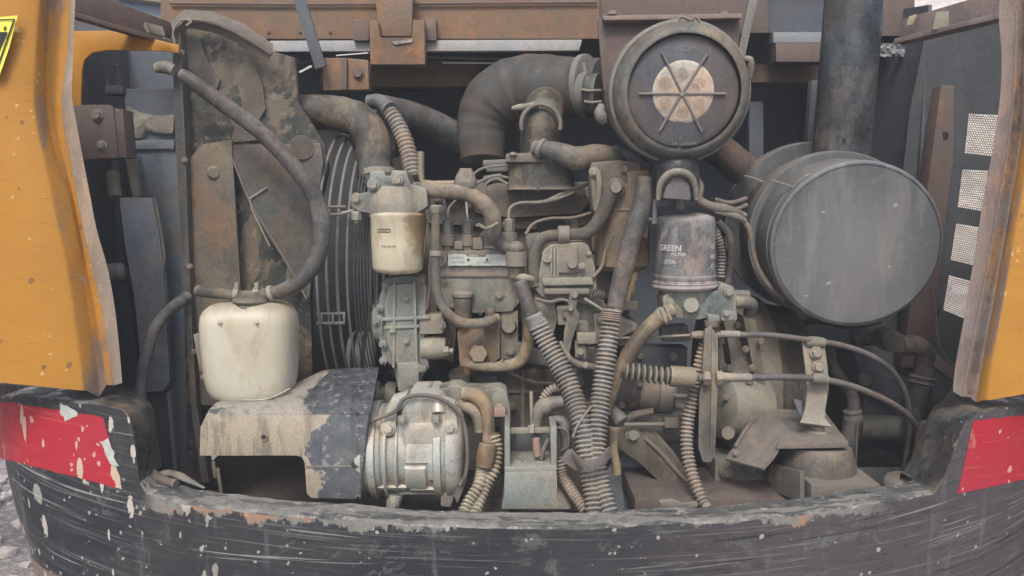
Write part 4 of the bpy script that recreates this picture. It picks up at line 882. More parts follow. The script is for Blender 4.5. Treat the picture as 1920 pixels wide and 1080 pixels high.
b = B(); b.poly([(788, 752), (792, 732), (804, 726), (820, 730), (838, 727), (846, 723), (862, 724), (874, 730), (905, 731), (938, 728), (950, 735), (956, 760), (958, 795), (930, 800), (880, 770), (872, 790), (848, 770), (826, 758)], .20, .07, 4); part('cast_body', b.rough(.0015, 40), M['ironl'], t)
b = B(); b.tube([(868, 737, .18), (892, 742, .175), (910, 762, .17), (916, 795, .165), (915, 838, .155)], [13, 14, 14, 13, 12], 18); part('bent_pipe', b, M['tan'], t)
b = B(); b.tube([(860, 760, .19), (880, 764, .18), (896, 780, .175), (900, 810, .17)], [10, 12, 12, 10], 16); part('bent_pipe', b, M['ironl'], t)
b = B(); b.lathe((936, 768, .19), (936, 768, .17), [(0, 14), (1, 12), (1, 0)], 6); part('hex_union', b, M['tan'], t)
b = B(); b.lathe((914, 822, .145), (914, 822, .16), [(0, 0), (0, 9), (1, 9)], 20); part('service_port', b, M['rusty'], t)
solo('orange_plug', B().box(926, 765, 948, 782, .155, .17, 2), M['orangebit'], 'small orange-tan plug beside the pipes right of the compressor', 'plug')
t = thing('ribbed_conduit_pair', 'pair of tan ribbed conduits taped together with brown tape right of the compressor', 'conduit', (905, 950, .12))
part('conduit', B().tube([(925, 812, .16), (931, 842, .15), (926, 880, .13), (908, 915, .11), (888, 965, .07)], 13, 18, rib=8, depth=.2), M['corrt'], t)
part('conduit', B().tube([(905, 850, .14), (904, 880, .13), (898, 910, .10), (880, 940, .08), (868, 965, .06)], 13, 18, rib=8, depth=.2), M['corrt'], t)
part('tape_wrap', B().tube([(915, 832, .13), (912, 850, .125), (909, 875, .12)], [17, 19, 16], 18, wob=.1), M['rusty'], t)
# ================================================================ engine
eng = thing('engine', 'dust-covered diesel engine block and cylinder head filling the middle of the bay', 'engine', (1000, 900, .5))
b = B(); b.poly([(800, 380), (1180, 380), (1190, 480), (1170, 700), (1290, 730), (1300, 860), (1240, 960), (840, 960), (820, 700), (790, 600)], .50, .5, 6); part('cylinder_block', b, M['iron2'], eng)
b = B(); b.poly([(786, 352), (830, 338), (940, 336), (960, 345), (1110, 340), (1165, 352), (1150, 420), (1010, 432), (800, 420)], .47, .4, 8); part('cylinder_head', b, M['iron'], eng)
b = B(); b.poly([(880, 360), (930, 340), (1070, 350), (1110, 372), (1090, 400), (960, 410), (890, 400)], .44, .05, 8); b.rough(.003, 20); part('intake_flange', b, M['iron2'], eng)
b = B(); b.poly([(846, 690), (980, 694), (1120, 690), (1128, 730), (1120, 960), (938, 960), (938, 790), (852, 740)], .43, .08, 6); part('crankcase', b, M['iron2'], eng)
for q in ([(936, 732), (1090, 730), (1090, 736), (936, 738)], [(976, 692), (984, 692), (986, 960), (978, 960)], [(880, 700), (975, 700), (975, 704), (880, 704)]):
    b = B(); b.poly(q, .422, .01, 1.5); part('cast_rib', b, M['iron2'], eng)
b = B(); b.box(1145, 720, 1300, 960, .46, .6, 5); part('flange_side', b, M['iron'], eng)
b = B(); b.lathe((1050, 425, .465), (1050, 425, .52), [(0, 20), (0, 34), (1, 36)], 32); part('port_rim', b, M['iron'], eng); b = B(); b.lathe((1033, 424, .463), (1033, 424, .5), [(0, 0), (0, 27), (1, 27)], 24); part('dark_port', b, M['ink'], eng)  # flat black disc drawn for the dark of the port
b = B(); b.tube([(1068, 405, .46), (1085, 400, .46), (1110, 401, .46)], 2, 6); part('cast_rib', b, M['iron'], eng)
for xy in ((880, 385), (1010, 398), (1120, 430), (860, 470), (1086, 470)): bolt(eng, (xy[0], xy[1], .455), 6, M['iron2'])
for xy in ((985, 660), (1105, 760), (958, 762), (1110, 900)): bolt(eng, (xy[0], xy[1], .415), 7, M['iron2'])
for k, q in enumerate(([(830, 350), (870, 346), (872, 372), (832, 374)], [(905, 300), (958, 298), (958, 308), (905, 312)], [(910, 312), (955, 312), (952, 322), (912, 322)], [(905, 330), (940, 324), (945, 338), (908, 344)])):
    b = B(); b.poly(q, .44, .06, 3); part('head_casting', b, M['iron'], eng)

# intake neck, manifold box and hose
t = thing('intake_elbow', 'dusty cast intake elbow standing on its box in the centre of the engine', 'elbow', (1012, 355, .4))
b = B(); b.lathe((1014, 356, .43), (1014, 294, .43), [(0, 64), (.15, 62), (.5, 60), (.9, 60), (.93, 64), (1, 62), (1, 0)], 40, sq=(1, .8, 3.2)); part('box_base', b, M['iron2'], t)
b = B(); b.poly([(948, 288), (1050, 284), (1072, 292), (1070, 304), (948, 304)], .36, .12, 3); part('lid', b, M['iron2'], t)
b = B(); b.tube([(1012, 296, .42), (1012, 262, .42), (1014, 232, .42), (1018, 212, .44), (1022, 200, .50)], [37, 37, 38, 38, 36], 28); part('neck', b, M['iron2'], t)
b = B(); b.tube([(1014 + 37 * math.cos(a_), 234 - 38 * math.sin(a_), .366) for a_ in [math.pi * (1.08 - k * 1.16 / 14) for k in range(15)]], 4, 10); part('clamp_band', b, M['iron2'], t)
b = B(); b.tube([(960, 203, .38), (975, 201, .375), (1000, 198, .375)], [3, 6, 7], 12, wob=.3); b.lathe((1002, 197, .37), (1002, 197, .39), [(0, 7), (1, 7)], 12); part('clamp_screw', b, M['ironl'], t)
b = B(); b.tube([(995, 262, .375), (998, 276, .375), (996, 292, .375)], [4, 3, 5], 8); part('vacuum_pipe', b, M['iron2'], t)
text(t, '2', (1004, 357, .355), 18, M['ironl2'], name='cast_lettering', bold=.02)
bolt(t, (962, 291, .36), 6, M['ironl'], d=(0, 0, 1)); bolt(t, (1060, 288, .38), 6, M['ironl2'], d=(0, 0, 1))
b = B(); b.tube([(1000, 276, .36), (1040, 284, .345), (1080, 297, .34), (1118, 290, .34), (1148, 298, .36), (1165, 330, .40)], [13, 18, 22, 19, 20, 20], 20, wob=.06); solo('braided_hose', b, M['ironl2'], 'braided dusty hose running right from the intake elbow under the round air cleaner', 'hose')
b = B(); b.tube([(1130, 160, .66), (1060, 165, .72), (985, 165, .78), (930, 190, .80), (905, 235, .80), (905, 300, .78)], [48, 56, 60, 58, 48, 40], 28, wob=.04); solo('intake_hose', b, M['soft'], 'fat soft brown intake hose bending down in the shadow left of the air cleaner', 'hose')
for k in range(6): pass
b = B(); b.tube([(1094, 118, .6), (1100, 160, .58), (1098, 205, .6)], [3, 4, 3], 8); solo('hose_band', b, M['iron'], 'metal band where the fat brown hose meets the air cleaner', 'band')
# L bracket and clutter on the head
b = B(); b.tube([(788, 284, .40), (789, 320, .40), (791, 340, .40), (810, 345, .40), (852, 344, .40)], 6, 10, spl=False); solo('lifting_rod', b, M['tan'], 'tan L-shaped bent rod standing behind the cream fuel filter', 'bracket')
b = B(); b.lathe((873, 352, .38), (873, 316, .38), [(0, 20), (.3, 22), (.6, 18), (1, 10), (1, 0)], 24); b.rough(.003, 50); solo('sender_cap', b, M['ironl2'], 'lumpy pinkish dust-caked sender standing right of the L-shaped rod', 'sensor')
for k, q in enumerate(([(880, 335), (900, 318), (925, 312), (958, 310)], [(884, 352), (905, 338), (930, 330), (956, 334)], [(908, 362), (912, 345), (930, 335), (952, 345)])):
    solo('injector_pipe', B().tube([(x, y, .41 - k * .01) for x, y in q], 2.6, 8), M['iron'], ['thin injector pipe, uppermost of the three left of the intake box', 'thin injector pipe, middle one of the three left of the intake box', 'thin injector pipe, lowest and most sharply bent of the three left of the intake box'][k], 'pipe', 'injector pipes')
b = B(); b.tube([(944, 420, .33), (953, 415, .33), (956, 392, .34), (975, 381, .35), (1020, 378, .36), (1060, 360, .38), (1105, 344, .40)], 3.4, 10); solo('injection_pipe', b, M['ironl2'], 'thin steel pipe rising from the rightmost pump valve toward the air cleaner', 'pipe')
b = B(); b.tube([(1020, 379, .35), (1050, 371, .37), (1095, 352, .40)], 3, 8); solo('injection_pipe', b, M['iron'], 'second thin pipe running close below the steel one toward the air cleaner', 'pipe')
b = B(); b.tube([(877, 420, .33), (876, 402, .34), (874, 380, .37)], 2.2, 8); solo('injection_pipe', b, M['ironl'], 'short thin pipe rising straight from the middle pump valve', 'pipe')

# ================================================================ cream fuel filter
t = thing('fuel_filter_mount', 'cast grey filter head with bolted flange carrying the cream fuel filter', 'filter head', (735, 400, .28))
b = B(); b.poly([(656, 372), (662, 364), (690, 360), (694, 322), (720, 319), (724, 330), (732, 330), (734, 318), (762, 320), (770, 345), (800, 352), (802, 388), (780, 400), (705, 402), (672, 396), (658, 388)], .25, .09, 4); b.rough(.001, 50); part('casting', b, M['alu'], t)
b = B(); b.lathe((742, 402, .29), (742, 350, .29), [(0, 52), (.3, 55), (.7, 50), (1, 40), (1, 0)], 36); part('dome', b, M['ironl'], t)
for bx in ((682, 397), (662, 378)):
    pass
b = B(); b.lathe((668, 418, .26), (668, 396, .26), [(0, 5), (.25, 5), (.26, 10), (.9, 11), (1, 9)], 6); part('lower_stud', b, M['alu'], t)
b = B(); b.tube([(640, 400, .27), (672, 394, .27), (700, 396, .27)], [3, 4, 4], 8); part('thin_arm', b, M['alu'], t)
bolt(t, (700, 346, .245), 9, M['alu']); bolt(t, (745, 338, .245), 8, M['alu']); bolt(t, (668, 372, .25), 8, M['ironl'])
text(t, 'MADE', (722, 342, .244), 9, M['ironl'], name='cast_lettering')
t = thing('fuel_filter', 'cream white spin-on fuel filter can, brown-stained on its right side', 'filter', (746, 512, .28))
b = B(); b.lathe((746, 512, .285), (746, 398, .285), [(0, 0), (0, 30), (.015, 38), (.05, 45), (.1, 47.5), (.5, 49.5), (.9, 51), (.93, 53), (.97, 53), (1, 50), (1, 0)], 56); part('can', b, M['can'], t)
text(t, 'FUEL FILTER', (723, 464, 0), 5.2, M['ink'], wrap=(746, .285, 50), out=.0006)
for q in ((715, 430, 739, 1.6), (715, 435.5, 739, 1.6)):
    rw = 50 * S(.285); pts = []
    for k in range(7):
        x = q[0] + (q[2] - q[0]) * k / 6; th = math.asin((x - 746) / 50); pts.append([Vector((P(746, 430, .285).x + (rw + .0005) * math.sin(th), .285 - (rw + .0005) * math.cos(th), P(746, q[1], .285 - rw).z + dz)) for dz in (.001, -.001)])
    part('printed_box', B().loft(pts, .0003), M['ink'], t)
text(t, 'DONSON', (717, 434.5, 0), 4.2, M['ink'], wrap=(746, .285, 50), out=.0006)
th = math.asin((739 - 746) / 50); c_ = Vector((P(746, 430, .285).x + (rw + .0006) * math.sin(th), .285 - (rw + .0006) * math.cos(th), P(746, 432.8, .285 - rw).z)); part('printed_box', B().obox(c_, (.002, .0004, .007), None, 0), M['ink'], t)

# ================================================================ sheathed harness, pipes
b = B(); b.tube([(778, 352, .30), (820, 358, .27), (868, 362, .26), (900, 376, .25), (922, 402, .25), (924, 430, .26), (918, 448, .28)], [11, 14, 14, 15, 16, 17, 12], 18, wob=.12); solo('braided_harness', b, M['ironl'], 'dusty braided harness arching from the filter head down onto the injection pump', 'harness')
t = thing('cable_tie', 'frayed wire tie wrapped round the lower end of the braided harness', 'tie', (918, 440, .24))
b = B(); b.tube([(896, 420, .225), (912, 428, .225), (934, 418, .23)], 3, 8, wob=.3); b.tube([(893, 424, .225), (900, 420, .225)], 2.5, 6); part('tie_loop', b, M['ironl2'], t)
b = B(); b.tube([(818, 388, .24), (817, 440, .24), (817, 500, .24), (819, 545, .24), (834, 580, .24), (864, 604, .25), (905, 606, .26), (934, 596, .28)], [8, 8.5, 8.5, 9, 9, 9.5, 10, 9], 16); solo('return_pipe', b, M['ironl2'], 'steel pipe dropping beside the cream filter and curving right under the injection pump', 'pipe')
b = B(); b.lathe((818, 400, .24), (818, 384, .24), [(0, 10), (.2, 12), (.8, 12), (1, 8), (1, 0)], 6); solo('pipe_nut', b, M['ironl2'], 'nut on the top end of the steel pipe beside the cream filter', 'nut')
b = B(); b.tube([(1003, 536, .31), (1000, 500, .31), (1003, 468, .31), (1020, 446, .31), (1060, 440, .31), (1100, 436, .30), (1124, 412, .29), (1142, 372, .28), (1155, 350, .27)], [12, 12, 12, 12, 11, 12, 14, 14, 11], 18, wob=.04); solo('oil_pipe', b, M['ironl2'], 'brown-grey oil pipe looping over the governor up to the round banjo bolt', 'pipe')
b = B(); b.lathe((1046, 440, .31), (1068, 440, .31), [(0, 15), (.1, 17), (.9, 17), (1, 15)], 24); b.box(1050, 424, 1064, 432, .30, .32, 1.5); solo('pipe_clamp', b, M['ironl2'], 'band clamp with small screw round the brown-grey oil pipe over the governor', 'clamp')
t = thing('banjo_fitting', 'round banjo bolt and block at the upper end of the oil pipe', 'fitting', (1150, 370, .3))
b = B(); b.poly([(1110, 304), (1160, 300), (1200, 305), (1205, 330), (1178, 345), (1180, 400), (1150, 405), (1140, 380), (1126, 400), (1112, 395), (1106, 320)], .30, .08, 5); part('block', b, M['rusty'] if False else M['iron2'], t)
b = B(); b.lathe((1155, 351, .255), (1155, 351, .31), [(0, 0), (0, 10), (.1, 12), (.3, 12), (.35, 17), (.8, 18), (.9, 17), (1, 15)], 32); part('banjo_bolt', b, M['ironl2'], t)
b = B(); b.tube([(1122, 318, .29), (1124, 350, .29), (1120, 395, .30)], 6, 10); part('rib', b, M['ironl'], t)
bolt(t, (1114, 322, .295), 7, M['ironl']); bolt(t, (1172, 318, .295), 6, M['iron2'])
b = B(); b.tube([(984, 548, .31), (990, 590, .29), (990, 640, .285), (978, 674, .285), (950, 686, .285), (905, 688, .29), (876, 682, .30)], [10, 12, 12, 12, 11, 9, 9], 18, wob=.05); solo('fuel_hose_loop', b, M['tan'], 'tan fuel hose looping down and left round the feed pump', 'hose')

# ================================================================ injection pump
t = thing('injection_pump', 'dusty inline injection pump with a pale torn nameplate', 'pump', (900, 600, .35))
b = B(); b.poly([(822, 474), (836, 468), (968, 466), (980, 474), (984, 520), (980, 560), (960, 585), (880, 588), (836, 575), (824, 540)], .32, .12, 5); part('pump_body', b, M['alu'], t)
b = B(); b.poly([(824, 512), (984, 512), (984, 519), (824, 519)], .314, .02, 1.5); part('parting_flange', b, M['ironl2'], t)
b = B(); b.poly([(828, 470), (972, 468), (970, 480), (828, 482)], .312, .03, 2.5); part('top_flange', b, M['ironl2'], t)
for k, (x, yb, yt) in enumerate(((840, 468, 412), (877, 468, 412), (955, 462, 410))):
    v_ = thing if False else None
    b = B(); b.lathe((x, yb, .33), (x, yt, .33), [(0, 11), (.3, 12), (.32, 14), (.50, 14.5), (.52, 10), (.54, 10), (.56, 10.5), (.95, 10), (1, 7), (1, 0)], 6); dv = part('delivery_valve', b, M['ironl2'] if k == 2 else M['iron'], t)
    b = B(); b.lathe((x, yb - 8, .33), (x, yb - 22, .33), [(0, 14), (1, 15)], 24); part('collar', b, M['ironl2'], dv)
b = B(); b.poly([(852, 452), (868, 452), (868, 468), (850, 468)], .31, .05, 3); b.poly([(886, 446), (905, 444), (906, 468), (886, 468)], .31, .05, 3); part('clamp_block', b, M['ironl2'], t, kind=None)
b = B(); b.tube([(905, 436, .31), (925, 450, .305), (948, 462, .30), (968, 470, .30)], [9, 11, 11, 9], 12, wob=.2); part('link_lever', b, M['iron2'], t)
b = B(); rows = []
for i in range(5):
    rows.append([P(840 + j * 4.6 + (noise.noise(Vector((i, j, 1))) * 1.5 if j in (0, 24) else 0), 476.5 + i * 5.4 + (noise.noise(Vector((j * .5, i, 0))) * 2 if i in (0, 4) else 0) + (5 if i == 0 and 7 < j < 16 else 0), .3105) for j in range(25)])
b.loft(rows, .0006); np_ = part('nameplate', b, M['white'], t)
text(t, 'NP-PES3A', (845, 485, .3095), 6, M['inkg'], name='lettering'); text(t, 'ASSY 0430', (845, 493.5, .3095), 6, M['inkg'], name='lettering')
text(t, '101 602', (892, 494, .3095), 8, M['inkg'], name='lettering'); text(t, 'DIESEL', (880, 481.5, .3095), 6, M['inkl'], name='lettering')
for xy in ((878, 487), (913, 487)): part('rivet', B().lathe((xy[0], xy[1], .308), (xy[0], xy[1], .312), [(0, 0), (0, 2), (1, 2.4)], 10), M['ink'], t)
part('adjuster_ring', B().lathe((826, 487, .31), (826, 487, .34), [(0, 6), (0, 12), (1, 14)], 24), M['ironl2'], t)
text(t, 'P   33   Y', (846, 509, .313), 10, M['iron'], name='cast_lettering')
bolt(t, (936, 553, .318), 7, M['ironl2']); bolt(t, (832, 530, .318), 5, M['iron2'])
b = B(); b.lathe((968, 520, .29), (968, 452, .29), [(0, 14), (.3, 16), (.32, 20), (.7, 20), (.72, 16), (.8, 17), (.92, 13), (1, 6), (1, 0)], 28); part('overflow_valve', b, M['ironl2'], t)
b = B(); b.tube([(966, 520, .28), (984, 521, .275), (1000, 524, .28)], [5, 7, 5], 10, wob=.4); part('wire_twist', b, M['ironl'], t)

t = thing('feed_pump', 'rusty brown fuel feed pump with a big hexagon plug under the injection pump', 'pump', (900, 690, .33))
b = B(); b.poly([(856, 622), (866, 614), (912, 612), (938, 588), (938, 672), (930, 678), (882, 694), (862, 690)], .31, .09, 5); part('pump_body', b, M['rusty'], t)
b = B(); b.lathe((897, 663, .285), (897, 663, .32), [(0, 0), (0, 17), (.15, 18.5), (.8, 18.5), (.82, 23), (1, 23)], 6); part('hexagon_plug', b, M['rusty'], t)
b = B(); b.lathe((868, 612, .31), (868, 545, .31), [(0, 14), (.1, 17), (.8, 17), (.84, 20), (.93, 21), (1, 15), (1, 0)], 28); part('priming_plunger', b, M['ironl2'], t)
b = B(); b.lathe((920, 615, .30), (920, 578, .30), [(0, 14), (.3, 15), (.35, 12), (.6, 13), (.65, 10), (1, 9), (1, 0)], 20); part('banjo_bolt', b, M['iron2'], t)
b = B(); b.lathe((874, 672, .305), (876, 702, .305), [(0, 14), (.4, 13), (.45, 10), (.85, 9), (1, 6), (1, 0)], 24); part('lower_union', b, M['rusty'], t)
t = thing('inspection_cover', 'pinkish bolted cover plate with round cap beside the feed pump', 'cover', (955, 670, .34))
b = B(); b.box(938, 582, 972, 675, .33, .06 + .33, 4); part('plate', b, M['ironl2'], t)
b = B(); b.lathe((954, 612, .315), (954, 612, .34), [(0, 0), (0, 12), (.3, 15), (1, 15)], 24); part('round_cap', b, M['ironl2'], t)
bolt(t, (957, 658, .33), 8, M['ironl2'])

# ================================================================ governor and levers
t = thing('governor_housing', 'light dusty governor housing with ribbed left side between injection pump and mustard can', 'governor', (1060, 560, .33))
b = B(); b.poly([(1018, 470), (1030, 458), (1095, 452), (1105, 462), (1116, 500), (1120, 545), (1135, 560), (1130, 575), (1020, 560), (1004, 545)], .30, .10, 5); part('housing', b, M['ironl'], t)
b = B(); b.poly([(1046, 466), (1082, 464), (1086, 500), (1084, 512), (1046, 512)], .29, .02, 4); part('cover', b, M['ironl2'], t)
for x in (1034, 1040, 1046): b = B(); b.box(x - 2, 464, x + 1.5, 520, .292, .31, 1); part('cast_rib', b, M['ironl'], t)
part('lug_ring', B().lathe((1026, 484, .29), (1026, 484, .31), [(0, 4), (0, 8), (1, 8), (1, 4)], 20), M['ironl'], t)
part('round_plug', B().lathe((1073, 494, .278), (1073, 494, .30), [(0, 0), (0, 9), (.5, 10), (1, 10)], 24), M['ironl2'], t)
bolt(t, (1091, 499, .285), 5.5, M['ironl']); bolt(t, (1104, 475, .297), 4, M['ironl'])
b = B(); b.poly([(1016, 522), (1110, 520), (1114, 534), (1018, 536)], .285, .04, 3); part('ledge_flange', b, M['ironl'], t)
b = B(); b.box(1020, 542, 1106, 552, .275, .31, 3); part('lever_shaft', b, M['ironl2'], t)
b = B(); b.tube([(1106, 548, .275), (1134, 556, .27)], 10, 14, rib=5, depth=.3, spl=False); part('return_spring', b, M['silver'], t)
b = B(); b.poly([(1000, 550), (1040, 548), (1046, 600), (1030, 660), (1008, 640), (1000, 600)], .32, .08, 6); b.rough(.002, 40); part('lower_casting', b, M['ironl'], t)
b = B(); b.poly([(1075, 565), (1130, 562), (1150, 590), (1195, 604), (1200, 618), (1150, 640), (1100, 650), (1076, 610)], .33, .08, 8); part('side_casting', b, M['ironl'], t)
t = thing('throttle_lever', 'flat steel throttle lever hanging from the governor shaft', 'lever', (1065, 680, .27))
b = B(); b.poly([(1068, 548), (1078, 543), (1086, 550), (1080, 578), (1088, 590), (1072, 640), (1066, 672), (1054, 668), (1058, 620), (1064, 590)], .262, .006, 1.5); part('arm', b, M['ironl2'], t)
part('pivot_boss', B().lathe((1077, 553, .255), (1077, 553, .27), [(0, 0), (0, 6), (.5, 8), (1, 9)], 20), M['ironl2'], t)
part('lower_link', B().tube([(1050, 640, .255), (1062, 662, .252), (1075, 678, .25), (1105, 690, .25)], [3, 5, 5, 4], 10), M['ironl'], t)
part('eye', B().lathe((1070, 578, .25), (1070, 578, .262), [(0, 0), (0, 5), (1, 6)], 16), M['ironl2'], t)
t = thing('stop_bracket', 'small stepped bracket with a bolt right of the throttle lever', 'bracket', (1095, 670, .28))
b = B(); b.box(1082, 625, 1118, 645, .262, .29, 3); b2 = part('clamp_bar', b, M['ironl'], t)
b = B(); b.poly([(1078, 638), (1098, 640), (1100, 672), (1078, 670)], .275, .01, 2); part('plate', b, M['ironl2'], t); bolt(t, (1088, 660, .274), 6, M['ironl'])
b = B(); b.poly([(1078, 600), (1102, 602), (1106, 622), (1078, 622)], .29, .03, 4); part('dark_lug', b, M['iron'], t)
b = B(); b.poly([(968, 640), (1040, 668), (1044, 690), (990, 680), (960, 668)], .33, .02, 3); solo('support_plate', b, M['iron'], 'grey sloping plate tucked between the tan hose loop and the left grey conduit', 'plate')
t = thing('throttle_link', 'threaded ball-joint link running behind the two ribbed conduits', 'link rod', (1090, 690, .24))
part('rod', B().tube([(1062, 668, .24), (1082, 682, .235), (1110, 688, .235), (1140, 690, .235)], [5, 7, 7, 5], 12), M['ironl2'], t)
part('ball_joint', B().lathe((1098, 686, .225), (1098, 686, .245), [(0, 4), (.3, 8), (1, 8)], 14), M['ironl'], t)

# ================================================================ timing case
t = thing('timing_case', 'grey aluminium timing gear case standing between the fan and the feed pump', 'timing case', (770, 735, .36))
b = B(); b.poly([(722, 522), (760, 516), (790, 520), (800, 540), (796, 640), (805, 690), (790, 710), (786, 735), (746, 735), (738, 690), (716, 670), (708, 620), (710, 560)], .32, .10, 5); part('case', b, M['alu'], t)
b = B(); b.poly([(728, 534), (776, 530), (782, 600), (778, 690), (745, 690), (724, 640), (720, 570)], .308, .03, 6); part('front_cover', b, M['alu'], t)
b = B(); b.lathe((700, 602, .37), (724, 602, .37), [(0, 30), (.2, 40), (.6, 44), (1, 46)], 36); part('bearing_nose', b, M['alu'], t)
for q in ([(716, 596), (806, 592), (806, 598), (716, 602)], [(720, 612), (786, 610), (786, 615), (720, 617)], [(737, 530), (742, 530), (740, 690), (735, 690)], [(774, 528), (779, 528), (784, 700), (779, 700)]):
    b = B(); b.poly(q, .303, .012, 1.5); part('cast_rib', b, M['alu'], t)
b = B(); b.poly([(786, 592), (828, 590), (832, 600), (832, 626), (786, 628)], .31, .07, 5); part('accessory_port', b, M['ironl'], t)
b = B(); b.lathe((790, 652, .335), (838, 652, .335), [(0, 22), (.6, 23), (.95, 21), (1, 16), (1, 0)], 30); part('accessory_port', b, M['ironl'], t)
b = B(); b.lathe((832, 658, .31), (850, 658, .31), [(0, 10), (.5, 10), (.55, 6), (1, 6)], 6); part('stud_nut', b, M['ironl'], t)
b = B(); b.poly([(744, 680), (786, 678), (786, 735), (745, 736)], .302, .05, 6); part('foot', b, M['alu'], t)
b = B(); b.poly([(782, 684), (800, 688), (798, 696), (784, 700)], .30, .02, 2); part('broken_lug', b, M['ironl2'], t)
for xy in ((724, 536), (706, 603), (718, 645), (719, 676), (790, 525), (830, 610), (712, 577)): bolt(t, (xy[0], xy[1], .312), 6.5, M['alu'], d=(-.6, -.8, 0))
text(t, 'J', (758, 524, .31), 10, M['ironl'], name='cast_lettering')
b = B(); b.lathe((700, 752, .40), (745, 752, .40), [(0, 18), (0, 36), (.2, 38), (.4, 28), (.6, 38), (1, 36)], 40); solo('idler_pulley', b, M['iron'], 'dusty idler pulley half hidden behind the compressor top left', 'pulley')
# ================================================================ centre foreground: mount bracket and conduits
t = thing('mount_bracket', 'open steel box bracket with two bolts and an orange bush on a grey pedestal', 'bracket', (1000, 952, .1))
FY = .07
for q in ([(946, 800), (956, 802), (957, 884), (946, 880)], [(1032, 800), (1044, 800), (1044, 880), (1034, 884)]): part('side_plate', B().poly(q, FY, .10, 2), M['alu'], t)
part('top_bar', B().poly([(950, 804), (1040, 802), (1040, 812), (950, 814)], FY + .045, .012, 2), M['ironl'], t)
part('base_plate', B().poly([(946, 876), (1044, 874), (1045, 884), (946, 886)], FY - .004, .11, 2), M['alu'], t)
part('back_plate', B().poly([(968, 816), (1035, 814), (1035, 878), (968, 878)], FY + .10, .01, 0), M['dark'], t)
bolt(t, (972, 872, FY + .03), 10, M['ironl'], d=(0, 0, 1)); bolt(t, (1013, 872, FY + .03), 9, M['ironl'], d=(0, 0, 1))
part('orange_bush', B().lathe((1008, 854, FY + .03), (1005, 822, FY + .03), [(0, 7), (.5, 8), (1, 7), (1, 0)], 16), M['orangebit'], t)
part('spring_clip', B().tube([(1015, 860, FY + .03), (1020, 840, FY + .03), (1028, 824, FY + .04)], 5, 10, rib=4), M['iron'], t)
part('pedestal', B().poly([(946, 886), (1044, 884), (1046, 938), (1068, 955), (940, 955), (945, 930)], FY - .006, .12, 3), M['alu'], t)
part('upright_rod', B().tube([(998, 812, FY + .05), (997, 780, FY + .1), (996, 735, FY + .14)], 3.5, 8), M['ironl2'], t)
part('rod_nut', B().lathe((997, 812, FY + .045), (997, 797, FY + .05), [(0, 8), (1, 8), (1, 0)], 6), M['ironl'], t)
b = B(); b.poly([(1045, 925), (1072, 955), (1045, 955)], FY, .1, 4); part('gusset', b, M['ironl2'], t)

t = thing('ribbed_conduit', 'grey ribbed conduit slanting from upper left to the counterweight, left of the two thick ones', 'conduit', (1100, 955, .1))
part('smooth_hose', B().tube([(974, 528, .23), (986, 560, .22), (1000, 600, .21), (1012, 620, .20)], [13, 14, 14, 14], 18), M['rubber2'], t)
part('ribbed_sleeve', B().tube([(1004, 598, .20), (1024, 640, .19), (1052, 690, .17), (1076, 745, .14), (1092, 800, .10), (1100, 860, .07), (1108, 910, .05), (1114, 965, .02)], [19, 20, 21, 21, 21, 19, 18, 18], 22, rib=8.4, depth=.2), M['corr'], t)
part('top_cuff', B().tube([(1000, 590, .20), (1010, 612, .198)], [17, 20], 18), M['corr'], t)
t = thing('ribbed_conduit', 'grey ribbed conduit dropping from the slanting black hose beside the mustard can', 'conduit', (1140, 955, .1))
part('smooth_hose', B().tube([(1210, 335, .26), (1202, 390, .24), (1184, 450, .22), (1166, 520, .20), (1152, 585, .18)], [15, 18, 18, 18, 16], 20), M['rubber2'], t)
part('ribbed_sleeve', B().tube([(1150, 576, .18), (1143, 620, .17), (1136, 680, .15), (1127, 740, .13), (1120, 800, .10), (1119, 860, .07), (1128, 910, .05), (1144, 965, .02)], [18, 19, 20, 20, 21, 19, 18, 18], 22, rib=8.4, depth=.2), M['corr'], t)
part('tape_band', B().tube([(1146, 584, .175), (1144, 602, .172)], [20, 20], 18, rib=4, depth=.1, spl=False), M['corrb'], t)
t = thing('conduit_strap', 'dirty rubber strap binding the two thick grey conduits together', 'strap', (1110, 880, .07))
part('band', B().loft([[(1068, 842, .06), (1076, 852, .035), (1092, 862, .012), (1112, 862, .006), (1132, 852, .014), (1144, 838, .045)], [(1070, 850, .055), (1078, 862, .03), (1093, 872, .008), (1112, 873, .002), (1132, 863, .010), (1145, 848, .04)], [(1074, 858, .058), (1082, 874, .033), (1096, 884, .011), (1112, 884, .005), (1132, 874, .013), (1145, 858, .042)]], .005).rough(.0015, 50), M['rubber2'], t)
part('tail', B().poly([(1050, 862), (1066, 842), (1084, 862), (1096, 884), (1080, 884)], .05, .006, 2), M['rubber2'], t)
b = B(); b.tube([(1048, 858, .12), (1055, 890, .11), (1072, 920, .08), (1098, 958, .04)], [10, 11, 12, 12], 16, rib=7, depth=.2); solo('thin_conduit', b, M['corrb'], 'thin brown-grey ribbed conduit coming out left below the rubber strap', 'conduit')
b = B(); b.tube([(1012, 775, .17), (1020, 745, .17), (1034, 730, .17), (1050, 727, .17)], 9, 14, rib=6, depth=.2); solo('thin_conduit', b, M['corrb'], 'short thin ribbed conduit arching just left of the slanting grey one', 'conduit')
t = thing('wiring_clump', 'clump of taped wiring above the open box bracket', 'wiring', (1020, 800, .15))
b = B(); b.tube([(1005, 798, .15), (1012, 770, .15), (1030, 758, .15), (1056, 752, .15)], [10, 14, 14, 10], 12, wob=.4); part('taped_bundle', b, M['ironl2'], t)
b = B(); b.tube([(1030, 790, .14), (1052, 790, .14), (1060, 815, .14), (1062, 850, .14)], [9, 12, 13, 9], 12, wob=.4); part('taped_bundle', b, M['iron'], t)
